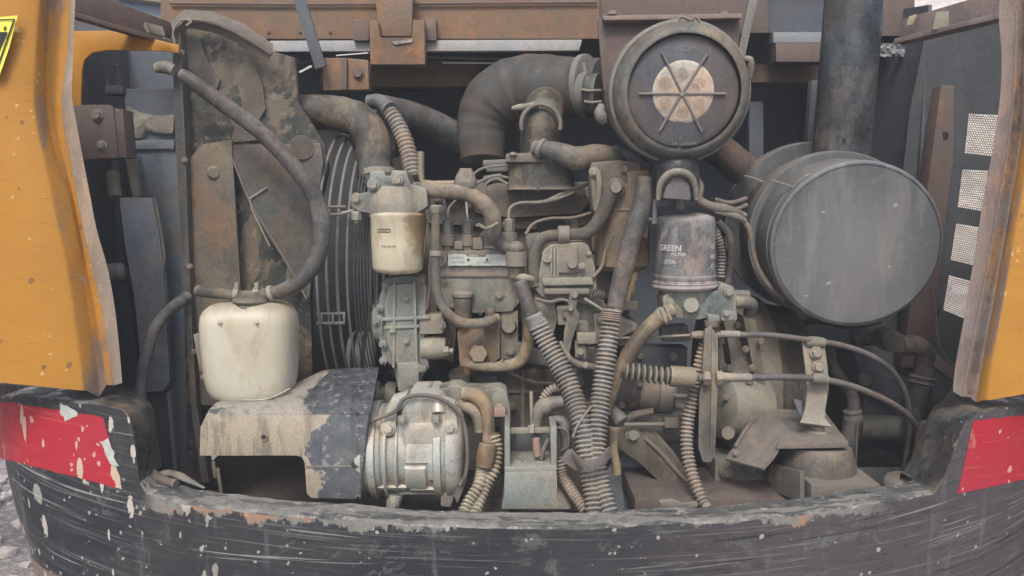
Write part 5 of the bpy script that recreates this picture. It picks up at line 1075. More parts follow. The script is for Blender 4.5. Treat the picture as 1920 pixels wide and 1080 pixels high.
b = B(); b.tube([(1036, 800, .13), (1062, 808, .125), (1066, 835, .125), (1052, 845, .13)], 2.5, 8); part('wire', b, M['rubber'], t)
b = B(); b.tube([(1108, 762, .105), (1095, 780, .09), (1082, 800, .075), (1074, 820, .07)], 2.4, 8); part('wire', b, M['ironl2'], t)
t = thing('dark_cone', 'dark dusty flared boot just right of the tall grey conduit', 'boot', (1160, 800, .2))
part('flare', B().lathe((1166, 792, .2), (1130, 745, .24), [(0, 14), (.05, 16), (.4, 12), (1, 5)], 24), M['iron'], t)
part('drain_tube', B().tube([(1152, 800, .2), (1150, 840, .19), (1155, 870, .18), (1156, 888, .18)], [14, 9, 9, 10], 14), M['tan'], t)

# ================================================================ mustard can and its oddments
t = thing('fuel_water_separator', 'mustard brown dusty filter can behind the slanting black hose', 'filter', (1165, 510, .36))
part('can', B().lathe((1166, 508, .36), (1166, 345, .36), [(0, 0), (0, 30), (.02, 42), (.07, 50), (.3, 51), (.96, 52), (1, 50), (1, 0)], 44), M['canbrown'], t)
part('seam_ring', B().lathe((1166, 396, .36), (1166, 390, .36), [(0, 51), (.3, 54), (.7, 54), (1, 51)], 44), M['canbrown'], t)
part('top_casting', B().poly([(1175, 320), (1218, 318), (1222, 380), (1215, 450), (1196, 440), (1180, 390)], .29, .06, 5), M['rusty'], t)
part('drain_stem', B().poly([(1178, 512), (1196, 508), (1196, 524), (1190, 528), (1192, 545), (1184, 550), (1182, 570), (1168, 566), (1172, 540)], .32, .03, 3), M['yellow'], t)
part('wire_clip', B().tube([(1190, 410, .26), (1206, 407, .255), (1220, 412, .26)], [4, 6, 4], 10, wob=.4), M['ironl'], t)
text(t, 'DRAIN', (1142, 470, .304), 9, M['iron2'], name='cast_lettering')
t = thing('lower_block', 'small dark iron block under the mustard can', 'block', (1180, 580, .33))
part('body', B().box(1165, 565, 1196, 582, .31, .36, 3), M['iron2'], t); 
b = B(); b.poly([(1105, 480), (1142, 470), (1150, 560), (1130, 560), (1112, 530)], .40, .05, 4); solo('backing_casting', b, M['iron'], 'dark casting seen between governor and mustard can', 'casting')

# ================================================================ air cleaner
t = thing('air_cleaner', 'large round air cleaner with six ribs radiating from a dust-caked centre', 'air cleaner', (1270, 300, .3))
AC = (1281, 172, .17); AB = (1222, 182, .62)
a0 = V(AC); bx = (V(AB) - a0).normalized()
def ac(t_): return a0 + bx * t_
part('body', B().lathe(ac(.03), ac(.42), [(0, 118), (.02, 130), (.10, 131), (.12, 124), (.16, 124), (.20, 131), (.24, 131), (.26, 124), (.9, 122), (1, 105), (1, 0)], 72), M['aclr'], t)
part('cover_rim', B().lathe(ac(-.012), ac(.05), [(0, 104), (0, 108), (.06, 113), (.2, 120), (.45, 126), (.7, 128), (1, 128)], 72, open_=True), M['aclr'], t)
part('cover_disc', B().lathe(ac(.0), ac(.03), [(0, 0), (0, 96), (.1, 102), (.3, 105), (1, 105)], 72), M['acl'], t)
part('dust_cake', B().lathe(ac(-.004), ac(.006), [(0, 0), (0, 50), (.3, 56), (1, 59)], 48).rough(.0008, 60), M['cake'], t)
def face(px, py): # place on the cover face
    d = (P(px, py, 0) - CAM); k = (a0 - CAM).dot(bx) / d.dot(bx); return CAM + d * k
for p_, q_ in (((1197, 176), (1276, 176)), ((1360, 176), (1280, 176)), ((1241, 100), (1276, 172)), ((1326, 101), (1281, 172)), ((1236, 246), (1275, 180)), ((1315, 247), (1280, 180))):
    u_, v_ = face(*p_) - bx * .003, face(*q_) - bx * .003
    o = part('cover_rib', B().tube([u_, v_], 2.9, 8, spl=False), M['acl'], t)
    part('rib_groove', B().beam(u_ - bx * .0035, v_ - bx * .0035, .0026, .002, 0), M['rubber'], o)
for k in range(6):
    th = math.pi / 3 * k; q_ = (1278 + 36 * math.cos(th + .52), 176 + 36 * math.sin(th + .52))
    part('dust_blotch', B().lathe(face(*q_) - bx * .0048, face(*q_), [(0, 0), (0, 12), (.1, 15), (1, 15)], 16).rough(.0015, 90), M['cake2'], t)  # raised discs in a darker tone, as blotches on the dust cake
part('centre_knob', B().lathe(face(1278, 176) - bx * .008, face(1278, 176), [(0, 0), (0, 4), (1, 6)], 16), M['ironl'], t)
text(t, '<TOP>', (1264, 96, lambda u, v: face(u, v) - bx * .0012), 15, M['inkg'], name='lettering', sx=.95)
text(t, 'A', (1273, 262, lambda u, v: face(u, v) - bx * .0012), 9, M['inkg'], name='lettering'); text(t, 'AIR CLEANER', (1258, 272, lambda u, v: face(u, v) - bx * .0012), 8, M['inkg'], name='lettering'); text(t, 'T', (1270, 284, lambda u, v: face(u, v) - bx * .0012), 10, M['inkg'], name='lettering')
for q in (((1128, 196), (1140, 226)),):
    b = B(); b.tube([face(1130, 196) + bx * .02, face(1126, 212) + bx * .015, face(1134, 230) + bx * .02], [6, 11, 6], 10, wob=.5); part('cover_latch', b, M['iron'], t)
b = B(); b.tube([face(1274, 44) + bx * .02, face(1280, 30) + bx * .02, face(1300, 36) + bx * .02, face(1308, 30) + bx * .02, face(1318, 42) + bx * .02], 3, 8, spl=True); part('cover_latch', b, M['iron'], t)
b = B(); b.tube([face(1402, 108) + bx * .03, face(1414, 112) + bx * .03, face(1414, 145) + bx * .04], [6, 7, 5], 10, wob=.4); part('cover_latch', b, M['ironl2'], t)
part('inlet_neck', B().lathe((1124, 176, .52), (1088, 176, .54), [(0, 38), (.5, 36), (.6, 40), (.8, 40), (1, 36)], 36), M['iron'], t)
part('neck_clamp', B().tube([(1090, 168, .48), (1106, 170, .47), (1128, 169, .47)], 2.4, 8), M['ironl'], t)
part('neck_clamp', B().tube([(1096, 190, .48), (1110, 192, .47), (1128, 190, .47)], 2.4, 8), M['ironl'], t)
# dust valve
part('dust_valve', B().tube([(1268, 285, .24), (1270, 308, .235), (1270, 330, .235), (1270, 366, .235)], [30, 39, 41, 40], 28), M['black'], t)
part('valve_lip', B().tube([(1234, 374, .18), (1238, 346, .175), (1252, 328, .17), (1272, 322, .168), (1292, 329, .17), (1303, 348, .175), (1306, 374, .18)], [4, 6, 7, 7, 7, 6, 4], 12), M['ironl'], t)
part('valve_face', B().poly([(1243, 372), (1250, 348), (1262, 332), (1282, 330), (1294, 346), (1296, 376)], .178, .02, 4), M['acl'], t)
t = thing('air_cleaner_bracket', 'dusty brown mounting plate behind the top of the round air cleaner', 'bracket', (1250, 110, .4))
part('plate', B().poly([(1120, 36), (1134, 28), (1392, 24), (1388, 60), (1378, 130), (1330, 180), (1180, 200), (1132, 170)], .40, .012, 2), M['beamd'], t)
part('folded_edge', B().poly([(1130, 29), (1392, 25), (1391, 34), (1132, 38)], .37, .03, 2), M['lipr'], t)
for x in (1148, 1358): bolt(t, (x, 28, .385), 7, M['ironl2'], d=(0, 0, 1))
b = B(); b.tube([(1304, 330, .24), (1312, 350, .24), (1310, 372, .24), (1330, 385, .24), (1362, 392, .24), (1398, 404, .25)], [5, 8, 8, 8, 9, 5], 12); solo('support_stay', b, M['ironl2'], 'grey forked stay reaching from the dust valve to the muffler clamp', 'stay')
for q, lb in (([(1306, 384, .25), (1340, 392, .25), (1380, 392, .26), (1400, 384, .28)], 'thin grey cable just above the forked stay beside the muffler'), ([(1340, 374, .27), (1370, 380, .27), (1400, 372, .29)], 'thin dark cable, highest of those between dust valve and muffler')):
    solo('cable', B().tube(q, 4, 8), M['rubber2'], lb, 'cable')
b = B(); b.tube([(1340, 396, .24), (1376, 404, .24), (1398, 414, .245)], [4, 7, 4], 10); solo('clamp_tongue', b, M['ironl2'], 'flat tongue of the clamp lying below the forked stay', 'clamp')
b = B(); b.tube([(1392, 412, .25), (1405, 430, .25), (1410, 460, .26), (1420, 500, .27), (1445, 540, .28), (1470, 560, .3)], 5, 10); solo('bent_rod', b, M['iron2'], 'bent rod following the lower left curve of the muffler', 'rod')
b = B(); b.tube([(1150, 285, .45), (1190, 300, .42), (1215, 320, .38)], 14, 14, wob=.1); b2 = b; solo('breather_hose', b, M['iron'], 'short dark hose under the lower left of the air cleaner', 'hose')
b = B(); b.tube([(1330, 270, .5), (1360, 290, .5), (1395, 320, .52)], 30, 18); solo('rear_duct', b, M['beamd'], 'dark duct behind the lower right of the air cleaner', 'duct')
b = B(); b.poly([(1225, 374), (1335, 378), (1335, 388), (1232, 388), (1232, 420), (1222, 420)], .27, .02, 2); solo('blue_bracket', b, M['slate'], 'blue-grey angle bracket above the grey oil filter', 'bracket')
b = B(); b.lathe((1276, 392, .25), (1276, 374, .25), [(0, 8), (.5, 10), (1, 7), (1, 0)], 6); solo('bracket_nut', b, M['ironl2'], 'pinkish nut between the dust valve and the grey oil filter', 'nut')
b = B(); b.tube([(1192, 312, .32), (1204, 330, .31), (1216, 326, .31)], [4, 8, 4], 10, wob=.4); solo('wire_cluster', b, M['iron'], 'small wire cluster above the mustard can', 'wiring')

# ================================================================ oil filter and head
t = thing('oil_filter', 'grey spin-on oil filter can with white print, domed end up', 'filter', (1284, 540, .27))
part('can', B().lathe((1284, 534, .275), (1286, 398, .275), [(0, 54), (0, 57), (.04, 60), (.08, 57), (.10, 58), (.14, 58), (.15, 56), (.80, 54.5), (.90, 54), (.94, 51), (.97, 43), (.99, 28), (1, 10), (1, 0)], 64), M['oilcan'], t)
part('seam_ring', B().lathe((1284, 540, .275), (1284, 530, .275), [(0, 50), (0, 58), (.4, 61), (.8, 60), (1, 56)], 64), M['oilcan'], t)
W = (1285, .275, 56)
text(t, 'GREEN', (1233.5, 471, 0), 16, M['inkl'], wrap=W, sx=.93, bold=.015)
text(t, 'FILTER', (1250, 480, 0), 8.5, M['inkl'], wrap=W, sx=1.1, bold=.01)
text(t, 'J0206', (1240, 495, 0), 10.5, M['inkl'], wrap=W)
text(t, 'JAPITEM7', (1236, 508.5, 0), 8.5, M['inkg'], wrap=W, sx=1.1)
text(t, '10-1', (1319, 467, 0), 12, M['inkl'], wrap=W, rot=0, bold=.01); text(t, 'IBO', (1320, 486, 0), 12, M['inkl'], wrap=W, bold=.01); text(t, '.O', (1320, 504, 0), 12, M['inkl'], wrap=W, bold=.01)
t = thing('oil_filter_mount', 'light cast filter head with a hexagon plug under the grey oil filter', 'filter head', (1300, 600, .28))
part('neck', B().lathe((1288, 572, .275), (1286, 538, .275), [(0, 38), (.5, 46), (.9, 50), (1, 50)], 40), M['alu'], t)
part('casting', B().poly([(1242, 560), (1250, 548), (1345, 545), (1352, 530), (1376, 536), (1382, 556), (1380, 598), (1350, 602), (1338, 594), (1310, 600), (1262, 596), (1246, 590)], .235, .08, 5).rough(.001, 50), M['alu'], t)
part('plug_boss', B().lathe((1296, 572, .215), (1296, 572, .25), [(0, 0), (0, 14), (.15, 15), (.5, 15), (.52, 18), (1, 19)], 28), M['alu'], t)
part('lower_lug', B().poly([(1325, 588), (1350, 592), (1350, 604), (1328, 604)], .23, .03, 3), M['alu'], t)
part('side_lug', B().poly([(1356, 582), (1382, 584), (1384, 600), (1352, 602)], .225, .04, 4), M['alu'], t)
bolt(t, (1362, 588, .222), 5, M['alu']); bolt(t, (1366, 548, .232), 7, M['ironl']); bolt(t, (1256, 566, .234), 6, M['alu'])
part('pipe_bend', B().tube([(1378, 566, .27), (1396, 566, .27), (1408, 572, .28), (1404, 590, .30)], [13, 13, 13, 11], 18), M['alu'], t)
part('pipe_stub', B().tube([(1376, 552, .30), (1404, 553, .30)], 9, 14, spl=False), M['iron'], t)
part('lower_stud', B().lathe((1334, 628, .24), (1334, 600, .24), [(0, 8), (.5, 10), (.6, 13), (1, 14)], 16), M['iron2'], t)
t = thing('ribbed_hose', 'narrow ribbed hose standing behind the right edge of the oil filter', 'hose', (1350, 540, .34))
part('sleeve', B().tube([(1340, 430, .34), (1350, 455, .34), (1353, 480, .34), (1352, 520, .34)], 8, 14, rib=6, depth=.2), M['corrb'], t)
b = B(); b.tube([(1346, 415, .38), (1366, 440, .38), (1371, 475, .38), (1364, 530, .38)], 7, 12); solo('black_hose', b, M['rubber'], 'smooth black hose right of the narrow ribbed hose behind the oil filter', 'hose')
t = thing('oil_hose', 'oily tan hose curving down left from the clamp on the oil filter head', 'hose', (1150, 740, .22))
part('hose', B().tube([(1262, 580, .23), (1240, 592, .225), (1212, 618, .22), (1184, 655, .215), (1162, 695, .21), (1148, 730, .205), (1136, 775, .2)], [13, 14, 15, 15, 14, 13, 10], 20, wob=.04), M['tan'], t)
for p_, q_ in (((1247, 602, .215), (1238, 578, .215)), ((1256, 598, .215), (1246, 574, .215))):
    part('hose_clamp', B().beam(p_, q_, .006, .03, .001), M['ironl'], t)
part('clamp_band', B().lathe((1238, 598, .225), (1250, 586, .225), [(0, 16), (.2, 18), (.8, 18), (1, 16)], 24), M['ironl'], t)

# ================================================================ control cables and lever plate
t = thing('upper_control_cable', 'upper control cable running right from the engine over the strap bracket and down', 'cable', (1500, 700, .25))
part('rod_end', B().tube([(1150, 634, .26), (1200, 633, .26), (1262, 630, .25), (1298, 628, .25)], [2.4, 2.4, 2.6, 2.6], 8), M['ironl'], t)
part('union', B().lathe((1296, 628, .24), (1352, 628, .24), [(0, 6), (.2, 8), (.5, 8), (.55, 6), (1, 6)], 16), M['ironl2'], t)
part('ferrule', B().lathe((1350, 626, .24), (1386, 627, .24), [(0, 6.5), (1, 7)], 16), M['ironl'], t)
part('sheath', B().tube([(1384, 627, .24), (1450, 629, .24), (1520, 638, .24), (1580, 648, .25), (1635, 668, .26), (1676, 700, .28), (1700, 745, .30), (1706, 800, .32), (1700, 850, .34), (1692, 890, .36)], [5.5, 5.5, 5.5, 5.5, 5.5, 5.5, 5.5, 5, 5, 5], 12), M['rubber2'], t)
t = thing('lower_control_cable', 'lower control cable with a pale ribbed rubber boot at its left end', 'cable', (1500, 750, .22))
part('ribbed_boot', B().tube([(1164, 694, .20), (1180, 697, .20), (1220, 702, .20), (1262, 706, .20)], [14, 18, 18, 18], 22, rib=11, depth=.42), M['ironl'], t)
part('sleeve', B().lathe((1256, 705, .20), (1302, 708, .20), [(0, 19), (.08, 20), (.9, 20), (1, 17)], 28), M['tan'], t)
part('threaded_end', B().tube([(1300, 708, .2), (1325, 708, .2)], 9, 12, rib=6, depth=.3, spl=False), M['ironl'], t)
part('lock_nut', B().lathe((1318, 708, .2), (1330, 708, .2), [(0, 14), (1, 14)], 6), M['ironl2'], t)
part('lock_nut', B().lathe((1342, 708, .2), (1354, 708, .2), [(0, 14), (1, 14)], 6), M['yellow'], t)
part('ferrule', B().lathe((1352, 707, .2), (1408, 708, .2), [(0, 9), (.9, 8), (1, 7)], 18), M['ironl'], t)
part('sheath', B().tube([(1404, 708, .2), (1460, 707, .2), (1530, 710, .21), (1590, 722, .22), (1650, 745, .24), (1695, 772, .26), (1718, 800, .28), (1722, 830, .30), (1716, 870, .33)], [6.5, 6.5, 6.5, 6.5, 6, 6, 6, 6, 5], 12), M['rubber2'], t)
t = thing('cable_plate', 'tall narrow steel plate with pointed foot holding the cable ends', 'plate', (1335, 868, .22))
part('plate', B().poly([(1322, 618), (1334, 612), (1345, 640), (1342, 700), (1340, 780), (1336, 850), (1330, 868), (1318, 866), (1310, 840), (1312, 740), (1318, 680)], .212, .012, 2), M['ironl2'], t)
part('front_edge', B().poly([(1336, 616), (1346, 632), (1347, 700), (1341, 850), (1333, 868), (1333, 780)], .203, .03, 2), M['ironl'], t)
b = B(); b.tube([(1322, 640, .26), (1312, 680, .255), (1302, 730, .25), (1290, 790, .24), (1288, 840, .22), (1298, 890, .19), (1318, 940, .15), (1330, 955, .13)], [11, 12, 12, 13, 13, 13, 12, 10], 18, rib=8, depth=.22); solo('brown_conduit', b, M['corrb'], 'brown ribbed conduit snaking down behind the tall narrow plate', 'conduit')

# strap bracket, engine foot and rubber mount
t = thing('strap_bracket', 'curved flat strap with two bolts standing on the engine foot and holding both cables', 'bracket', (1525, 780, .23))
part('strap', B().loft([[(1504, 640, .245), (1545, 640, .245)], [(1510, 690, .24), (1552, 690, .24)], [(1514, 730, .235), (1554, 728, .235)], [(1510, 765, .228), (1548, 763, .228)], [(1504, 785, .225), (1546, 784, .225)], [(1500, 792, .215), (1560, 800, .215)]], .005), M['ironl'], t)
for xy in ((1530, 661), (1534, 687)): bolt(t, (xy[0], xy[1], .236), 9, M['ironl'])
part('upper_clip', B().lathe((1510, 640, .245), (1546, 643, .245), [(0, 9), (.3, 11), (.7, 11), (1, 9)], 16), M['iron'], t)
part('lower_clip', B().lathe((1522, 709, .212), (1552, 712, .212), [(0, 9), (.3, 11), (.7, 11), (1, 9)], 16), M['iron'], t)
t = thing('engine_bracket', 'dusty folded steel engine foot plate sloping over the round rubber mount', 'mount', (1480, 870, .2))
part('top_plate', B().loft([[(1420, 766, .36), (1460, 767, .36), (1500, 768, .36), (1545, 770, .36)], [(1432, 786, .31), (1470, 786, .31), (1515, 787, .31), (1560, 790, .31)], [(1448, 808, .25), (1490, 808, .25), (1530, 808, .25), (1575, 810, .25)], [(1464, 830, .17), (1505, 829, .17), (1550, 829, .17), (1591, 829, .17)]], .006), M['mount'], t, ang=60)
part('left_wing', B().loft([[(1419, 767, .36), (1392, 812, .29), (1360, 860, .23)], [(1440, 797, .28), (1420, 838, .22), (1394, 869, .18)], [(1464, 831, .17), (1450, 855, .15), (1430, 878, .135)]], .006), M['mount'], t, ang=60)
part('front_lip', B().poly([(1462, 830), (1592, 829), (1591, 840), (1455, 842)], .155, .01, 1.5), M['mount'], t)
part('rolled_ridge', B().tube([(1378, 838, .245), (1402, 800, .30), (1424, 778, .335), (1460, 774, .34), (1500, 775, .34)], 4, 8), M['mount'], t)
part('bolt_washer', B().lathe(P(1532, 812, .25), P(1532, 812, .25) + Vector((0, 0, .006)), [(0, 24), (1, 24), (1, 0)], 28), M['ironl'], t)
bolt(t, (1533, 808, .25), 14, M['ironl'], d=(0, 0, 1), h=.6)
part('side_tab', B().poly([(1488, 748), (1504, 752), (1506, 785), (1498, 775)], .26, .01, 1), M['slate'], t)
t = thing('rubber_mount', 'round dusty rubber engine mount squeezed under the foot plate', 'mount', (1530, 880, .2))
part('rubber_disc', B().lathe(P(1536, 890, .21), P(1534, 838, .22), [(0, 64), (.15, 68), (.4, 68), (.7, 64), (1, 60), (1, 0)], 48), M['mount'], t)
t = thing('mount_block', 'heavy chamfered steel block under the rubber mount', 'block', (1540, 935, .15))
part('block', B().obox(P(1556, 909, .19), (.150, .17, .062), None, .004), M['mount'], t)
part('sloping_cheek', B().loft([[(1446, 868, .25), (1474, 878, .17), (1500, 884, .108)], [(1440, 892, .25), (1472, 910, .17), (1500, 930, .108)], [(1446, 920, .25), (1474, 930, .17), (1500, 945, .108)]], .01), M['mount'], t)
b = B(); b.poly([(1340, 860), (1440, 870), (1470, 930), (1470, 975), (1340, 975)], .30, .1, 5); o = thing('bolted_casting', 'dark grey bolted casting below the folded foot plate', 'casting', (1400, 960, .3)); part('casting', b, M['iron'], o)
bolt(o, (1364, 882, .285), 12, M['iron2']); bolt(o, (1408, 880, .285), 9, M['iron']); bolt(o, (1362, 938, .27), 9, M['iron']); bolt(o, (1410, 938, .27), 9, M['iron'])

# ================================================================ bell housing, starter, support arm
t = thing('bell_housing', 'broad brown-grey flywheel housing behind the cables', 'housing', (1400, 860, .45))
part('housing', B().lathe((1330, 720, .62), (1480, 720, .62), [(0, 60), (0, 160), (.1, 168), (.55, 168), (.6, 158), (.8, 150), (.95, 150), (1, 140), (1, 0)], 64), M['ironl2'], t)
part('upright_rib', B().poly([(1392, 590), (1418, 600), (1436, 700), (1440, 780), (1420, 780), (1412, 690)], .36, .08, 5), M['ironl2'], t)
part('upright_rib', B().poly([(1336, 606), (1350, 604), (1360, 680), (1400, 730), (1390, 745), (1350, 700)], .35, .08, 5), M['ironl2'], t)
part('lower_dome', B().lathe((1340, 760, .38), (1430, 760, .42), [(0, 40), (.1, 62), (.5, 66), (.9, 60), (1, 40)], 36), M['ironl'], t)
part('round_lug', B().lathe((1365, 812, .30), (1365, 812, .36), [(0, 0), (0, 12), (.3, 15), (1, 16)], 20), M['ironl2'], t)
for xy in ((1405, 715), (1348, 600), (1425, 640)): bolt(t, (xy[0], xy[1], .345), 6, M['iron2'])
t = thing('starter_motor', 'starter motor lying level behind the pale ribbed boot', 'starter motor', (1220, 760, .33))
part('motor_body', B().lathe((1148, 735, .34), (1262, 738, .34), [(0, 30), (.05, 34), (.4, 34), (.42, 36), (.75, 36), (.78, 33), (1, 30), (1, 0)], 36), M['iron2'], t)
part('solenoid', B().lathe((1150, 790, .36), (1300, 792, .36), [(0, 34), (.1, 38), (.8, 38), (.95, 32), (1, 0)], 36), M['iron'], t)
part('cable_clip', B().lathe((1232, 737, .335), (1256, 738, .335), [(0, 37), (1, 37)], 32), M['ironl2'], t)
part('through_bolt', B().tube([(1256, 742, .3), (1290, 744, .3)], 5, 10, spl=False), M['ironl2'], t)
part('terminal_arm', B().tube([(1172, 790, .3), (1190, 778, .29), (1225, 770, .29)], [6, 8, 6], 10), M['ironl2'], t)
t = thing('lower_link_rod', 'level thin rod with a tan end block below the starter motor', 'rod', (1240, 795, .28))
part('rod', B().tube([(1170, 796, .28), (1250, 795, .28)], 4, 8, spl=False), M['ironl2'], t); part('end_block', B().box(1246, 783, 1272, 803, .27, .29, 2.5), M['iron2'], t)
t = thing('cast_support', 'dark dusty cast arm sloping down to the right above the round recess', 'arm', (1250, 930, .3))
part('arm', B().poly([(1160, 806), (1186, 790), (1222, 800), (1266, 850), (1300, 900), (1322, 944), (1270, 935), (1232, 900), (1198, 868), (1158, 842)], .30, .07, 6), M['iron2'], t)
part('ridge', B().tube([(1210, 822, .297), (1240, 850, .296), (1270, 884, .296), (1296, 912, .296)], 4, 8), M['ironl2'], t)
bolt(t, (1186, 814, .298), 11, M['ironl'])
solo('opening_disc', B().lathe((1195, 915, .38), (1195, 915, .44), [(0, 0), (0, 66), (1, 70)], 40), M['slate'], 'dull blue-black disc standing in for the dark round opening below the sloping arm', 'cover')  # solid disc in place of the dark of the round opening
solo('rail_block', B().box(1190, 935, 1480, 975, .18, .4, 4), M['floor'], 'oily frame rail just behind the counterweight ledge at the right centre', 'rail')
solo('rail_block', B().box(840, 935, 960, 975, .2, .4, 4), M['floor'], 'oily frame rail behind the counterweight ledge under the ribbed conduit pair', 'rail')
solo('ledge_scrap', B().poly([(1236, 942), (1262, 938), (1280, 944), (1308, 942), (1310, 950), (1280, 956), (1240, 952)], -.01, .012, 2).rough(.002, 60), M['iron'], 'scrap of torn tape and dirt on the counterweight ledge below the sloping arm', 'scrap')

# ================================================================ muffler and exhaust
t = thing('muffler', 'big dull grey drum muffler, its flat end facing the camera', 'muffler', (1605, 615, .4))
m0 = V((1606, 459, .22)); m1 = V((1478, 410, .80)); mx = (m1 - m0).normalized()
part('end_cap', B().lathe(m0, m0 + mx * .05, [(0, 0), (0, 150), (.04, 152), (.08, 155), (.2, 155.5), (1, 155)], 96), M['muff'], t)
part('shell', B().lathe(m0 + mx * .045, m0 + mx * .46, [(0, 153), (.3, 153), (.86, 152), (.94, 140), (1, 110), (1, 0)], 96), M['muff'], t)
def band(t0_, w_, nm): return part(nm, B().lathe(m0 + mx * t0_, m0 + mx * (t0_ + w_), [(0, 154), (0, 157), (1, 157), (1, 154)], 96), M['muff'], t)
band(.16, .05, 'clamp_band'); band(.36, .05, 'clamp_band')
for (x, y, w_) in ((1450, 312, 1), (1398, 300, 1)):
    q0 = V((x - 24, y + 4, .3)); 
part('strap_seam', B().tube([(1446, 338, .27), (1466, 344, .262), (1490, 352, .255)], 2, 6), M['iron'], t)
part('strap_seam', B().tube([(1396, 330, .33), (1412, 334, .32), (1432, 342, .31)], 2, 6), M['iron'], t)
t = thing('exhaust_pipe', 'thick dark exhaust pipe rising from the muffler out of the top edge', 'exhaust pipe', (1580, 300, .45))
part('pipe', B().tube([(1574, 330, .46), (1583, 220, .46), (1593, 100, .46), (1606, -60, .46)], [51, 51, 51, 51], 48, per=10), M['pipe'], t)
part('edge_highlight', B().tube([(1623, 300, .44), (1632, 200, .44), (1642, 90, .44), (1654, -40, .44)], 2, 6), M['ironl'], t)  # pale line stands in for the highlight on the pipe's right edge
part('small_hole', B().lathe((1583, 261, .387), (1583, 261, .41), [(0, 0), (0, 3), (1, 3)], 12), M['ink'], t)  # black disc drawn for the dark of the pipe hole
solo('rear_post', B().poly([(1522, 150), (1536, 150), (1522, 300), (1512, 300)], .75, .03, 2), M['dark'], 'dim post in the shadow just left of the exhaust pipe', 'post')
solo('rear_post', B().poly([(1405, 190), (1432, 190), (1432, 300), (1405, 300)], 1.0, .03, 2), M['cavity'], 'dim upright in the shadow right of the air cleaner', 'post')

# ================================================================ hydraulic hoses at the lower right
t = thing('hydraulic_elbow', 'black hydraulic elbow with a square fitting and a ringed sleeve below the muffler', 'hydraulic hose', (1730, 780, .5))
part('fitting', B().poly([(1656, 622), (1676, 617), (1698, 630), (1698, 660), (1664, 660), (1656, 645)], .46, .06, 4), M['rubber2'], t)
part('elbow', B().tube([(1690, 648, .50), (1716, 648, .50), (1734, 662, .50), (1734, 690, .50), (1730, 712, .50)], 19, 22), M['rubber2'], t)
part('sleeve', B().tube([(1730, 706, .5), (1722, 745, .5), (1714, 790, .5)], [21, 20, 16], 20), M['rubber'], t)
for q in ((1730, 704), (1727, 714)): part('ring', B().lathe((q[0], q[1], .5), (q[0] - 1, q[1] + 5, .5), [(0, 22), (.5, 24), (1, 22)], 24), M['rubber2'], t)
part('rear_pipe', B().tube([(1600, 640, .55), (1640, 636, .55), (1664, 640, .52)], 11, 14), M['beamd'], t)
t = thing('hydraulic_hose', 'black hose with a clamp dropping from the strap bracket into the dark', 'hydraulic hose', (1600, 860, .45))
part('hose', B().tube([(1556, 640, .5), (1560, 680, .5), (1580, 716, .48), (1598, 745, .46), (1600, 780, .45)], [10, 11, 12, 12, 12], 18), M['rubber2'], t)
part('clamp', B().lathe((1598, 768, .45), (1600, 786, .45), [(0, 14), (.1, 17), (.3, 17), (.4, 15), (.6, 18), (.9, 18), (1, 14)], 20), M['iron'], t)
part('sleeve', B().tube([(1600, 782, .45), (1592, 830, .45), (1588, 900, .45)], [17, 17, 15], 18), M['rubber'], t)
part('clamp_wire', B().tube([(1608, 790, .42), (1606, 830, .42), (1604, 880, .42)], 1.5, 6), M['iron'], t)
t = thing('hydraulic_pump', 'dark hydraulic pump body barely visible behind the cables', 'pump', (1640, 850, .7))
part('pump_body', B().lathe((1560, 740, .75), (1760, 740, .75), [(0, 60), (.1, 95), (.5, 100), (.9, 90), (1, 60)], 40), M['dark'], t)
part('side_plug', B().lathe((1622, 712, .58), (1622, 712, .62), [(0, 0), (0, 12), (1, 14)], 16), M['iron2'], t)
part('brown_rib', B().tube([(1615, 732, .6), (1650, 744, .58), (1680, 764, .58)], [6, 9, 6], 10), M['beamd'], t)
t = thing('dark_cylinder', 'dull dark cylinder lying level under the hydraulic pump', 'cylinder', (1650, 815, .6))
part('barrel', B().lathe((1610, 800, .6), (1700, 803, .6), [(0, 20), (.1, 24), (.9, 24), (1, 23), (1, 0)], 28), M['beamd'] if False else M['iron'], t)
part('lower_plate', B().box(1600, 880, 1760, 960, .5, .52, 2), M['dark'], t)
solo('rubber_plug', B().lathe(P(1692, 925, .13), P(1692, 890, .13), [(0, 36), (.7, 34), (.9, 30), (1, 22), (1, 0)], 32), M['rubber2'], 'round grey rubber buffer at the right end of the counterweight ledge', 'buffer')
solo('inner_cheek', B().poly([(1744, 800), (1764, 795), (1768, 850), (1735, 905), (1720, 905)], .22, .05, 4), M['floor'], 'dark brown cheek just inside the right raised end of the counterweight', 'plate')

# ================================================================ small castings, fixings and lines over the engine
def casting(q, y, th, m='iron2', nm='cast_pad', bev=3):
    return part(nm, B().poly(q, y, th, bev).rough(.001, 40), M[m], eng)
casting([(1108, 428), (1140, 420), (1150, 470), (1128, 486), (1110, 470)], .40, .06)
casting([(985, 440), (1012, 436), (1010, 470), (990, 476)], .40, .05, 'iron')
casting([(1030, 440), (1060, 456), (1020, 462)], .36, .05)
casting([(1044, 575), (1074, 572), (1076, 608), (1046, 610)], .30, .05, 'ironl')
casting([(1112, 588), (1140, 584), (1142, 640), (1116, 646)], .31, .05, 'ironl2')
casting([(1080, 652), (1124, 650), (1124, 690), (1082, 694)], .33, .05, 'iron')
casting([(1020, 690), (1090, 694), (1096, 722), (1030, 724)], .38, .06, 'iron')
casting([(840, 700), (880, 704), (884, 740), (848, 742)], .40, .04)
casting([(893, 706), (930, 704), (936, 728), (900, 732)], .40, .03, 'iron')
casting([(1008, 482), (1020, 476), (1020, 540), (1004, 540)], .33, .05, 'tan')
casting([(1150, 606), (1184, 596), (1196, 640), (1160, 650)], .36, .05)
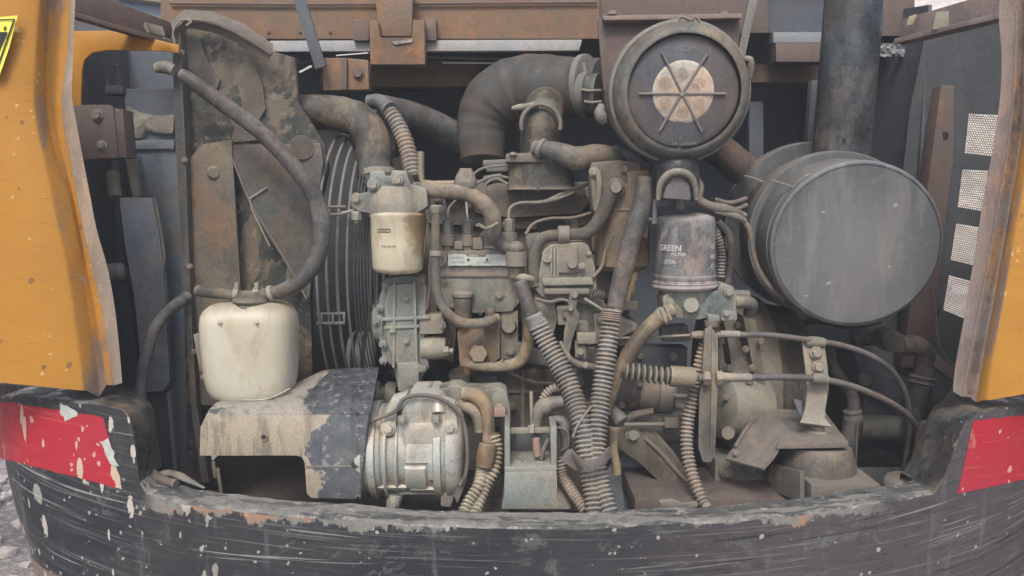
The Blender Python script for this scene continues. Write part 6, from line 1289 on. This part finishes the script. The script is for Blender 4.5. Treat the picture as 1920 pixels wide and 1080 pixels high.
casting([(955, 545), (1000, 540), (1000, 600), (960, 604)], .37, .05, 'iron')
casting([(820, 590), (858, 600), (850, 680), (824, 672)], .40, .06)
casting([(800, 545), (818, 548), (822, 640), (802, 640)], .38, .06)
casting([(1180, 650), (1290, 652), (1288, 690), (1182, 690)], .44, .06, 'dark')
casting([(1240, 614), (1290, 610), (1296, 640), (1244, 642)], .40, .05, 'iron')
casting([(1170, 690), (1182, 690), (1182, 730), (1168, 730)], .38, .04)
for q, y in (((1062, 590), .295), ((1126, 600), .305), ((1128, 632), .305), ((1098, 672), .325), ((1045, 708), .375), ((1078, 710), .375), ((862, 722), .395), ((914, 716), .395), ((1176, 622), .355), ((978, 556), .365), ((980, 592), .365), ((838, 640), .395), ((812, 600), .375), ((1200, 668), .435), ((1262, 668), .435), ((1266, 626), .395), ((1128, 450), .395), ((880, 340), .40), ((1092, 360), .435), ((820, 372), .46)):
    bolt(eng, (q[0], q[1], y), 5 + random.random() * 2, M[random.choice(('iron2', 'ironl2', 'ironl'))])
for k, (q, r_, m) in enumerate(([[(1018, 600, .27), (1030, 618, .27), (1036, 650, .27), (1020, 684, .28)], 3.5, 'ironl2'], [[(1112, 520, .29), (1128, 500, .30), (1136, 470, .31), (1150, 440, .30)], 3, 'iron2'], [[(1096, 560, .27), (1120, 575, .26), (1160, 600, .26)], 3, 'ironl'], [[(1004, 560, .29), (1030, 566, .28), (1056, 562, .27), (1080, 574, .27)], 3.2, 'iron2'], [[(985, 440, .33), (1000, 420, .35), (1030, 410, .37), (1075, 408, .38), (1112, 398, .38)], 3, 'iron2'], [[(840, 410, .33), (842, 390, .35), (858, 372, .38)], 2.4, 'iron2'], [[(812, 470, .27), (806, 500, .28), (806, 540, .30), (800, 580, .32)], 3, 'iron2'], [[(940, 676, .28), (960, 700, .30), (1000, 716, .34), (1040, 720, .37)], 3.5, 'iron'])):
    part('engine_pipe', B().tube(q, r_, 8), M[m], eng)
for q in ([(1040, 700, .36), (1048, 712, .36), (1062, 712, .36)], [(900, 590, .33), (906, 582, .33), (914, 582, .33)]):
    part('pipe_clip', B().tube(q, 3.5, 8), M['ironl'], eng)
# hose clamps
def clamp(parent, p, q, r_, m='ironl'):
    return part('hose_clamp', B().lathe(p, q, [(0, r_), (.1, r_ + 2), (.9, r_ + 2), (1, r_)], 28), M[m], parent)
hs = {o.name: o for o in C.objects}
clamp(hs['upper_radiator_hose'], (706, 318, .458), (707, 330, .456), 33); clamp(hs['upper_radiator_hose'], (514, 211, .50), (524, 211, .50), 32)
clamp(hs['overflow_hose'], (512, 549, .20), (504, 551, .20), 13); clamp(hs['return_pipe'], (817, 470, .24), (817, 480, .24), 9.5)
clamp(hs['braided_hose'], (1012, 278, .357), (1020, 281, .352), 17, 'iron'); clamp(hs['fuel_hose_loop'], (985, 556, .306), (986, 566, .302), 12)
clamp(hs['intake_hose'], (1092, 163, .69), (1104, 162, .68), 56, 'iron')
clamp(hs['grey_hose'], (262, 800, .13), (262, 812, .122), 12, 'iron')
# rolled edge and dents of the drum
part('rolled_seam', B().lathe(m0 - mx * .002, m0 + mx * .010, [(0, 150), (.2, 154), (.6, 157), (1, 156)], 96, open_=True), M['muff'], hs['muffler'])
part('saddle_ring', B().lathe((1575, 322, .46), (1576, 300, .46), [(0, 58), (.5, 55), (1, 52)], 48), M['pipe'], hs['exhaust_pipe'])

# more fixings on the right hand castings, brackets and beams
bh = hs['bell_housing']
for q in ((1382, 610, .34), (1398, 655, .345), (1410, 690, .345), (1352, 640, .34), (1366, 690, .34), (1440, 720, .40), (1450, 660, .44), (1360, 745, .33)): bolt(bh, q, 5.5, M[random.choice(('iron2', 'ironl2'))])
for x in range(330, 680, 58): bolt(hs['upper_crossbeam'], (x, 60, .80), 3.2, M['beamd'])
for q in ((1200, 720, .29), (1166, 760, .30), (1288, 775, .31)): bolt(hs['starter_motor'], q, 5, M['iron2'])
for q in ((762, 560), (762, 640), (736, 620), (770, 720)): bolt(hs['timing_case'], (q[0], q[1], .303), 4.5, M['alu'])
for q in ((340, 100), (346, 300), (356, 500), (364, 660)): bolt(hs['fan_shroud'], (q[0], q[1], .322), 4.5, M['iron2'])
for q in ((1400, 868, .20), (1380, 850, .215)): bolt(hs['engine_bracket'], q, 5, M['mount'], d=(-.4, -.8, .4))
part('wiring_loom', B().tube([(720, 180, 1.1), (790, 200, 1.1), (850, 240, 1.1), (905, 300, 1.08)], 9, 10, wob=.2), M['rubber'], hs['engine_bay_shell'])
part('wiring_loom', B().tube([(1480, 620, .66), (1530, 600, .7), (1590, 610, .7), (1650, 600, .72)], 7, 10, wob=.2), M['rubber2'], hs['engine_bay_shell'])
part('floor_pipe', B().tube([(1600, 860, .72), (1650, 850, .7), (1700, 870, .7), (1760, 860, .7)], 9, 12), M['rubber2'], hs['engine_bay_shell'])
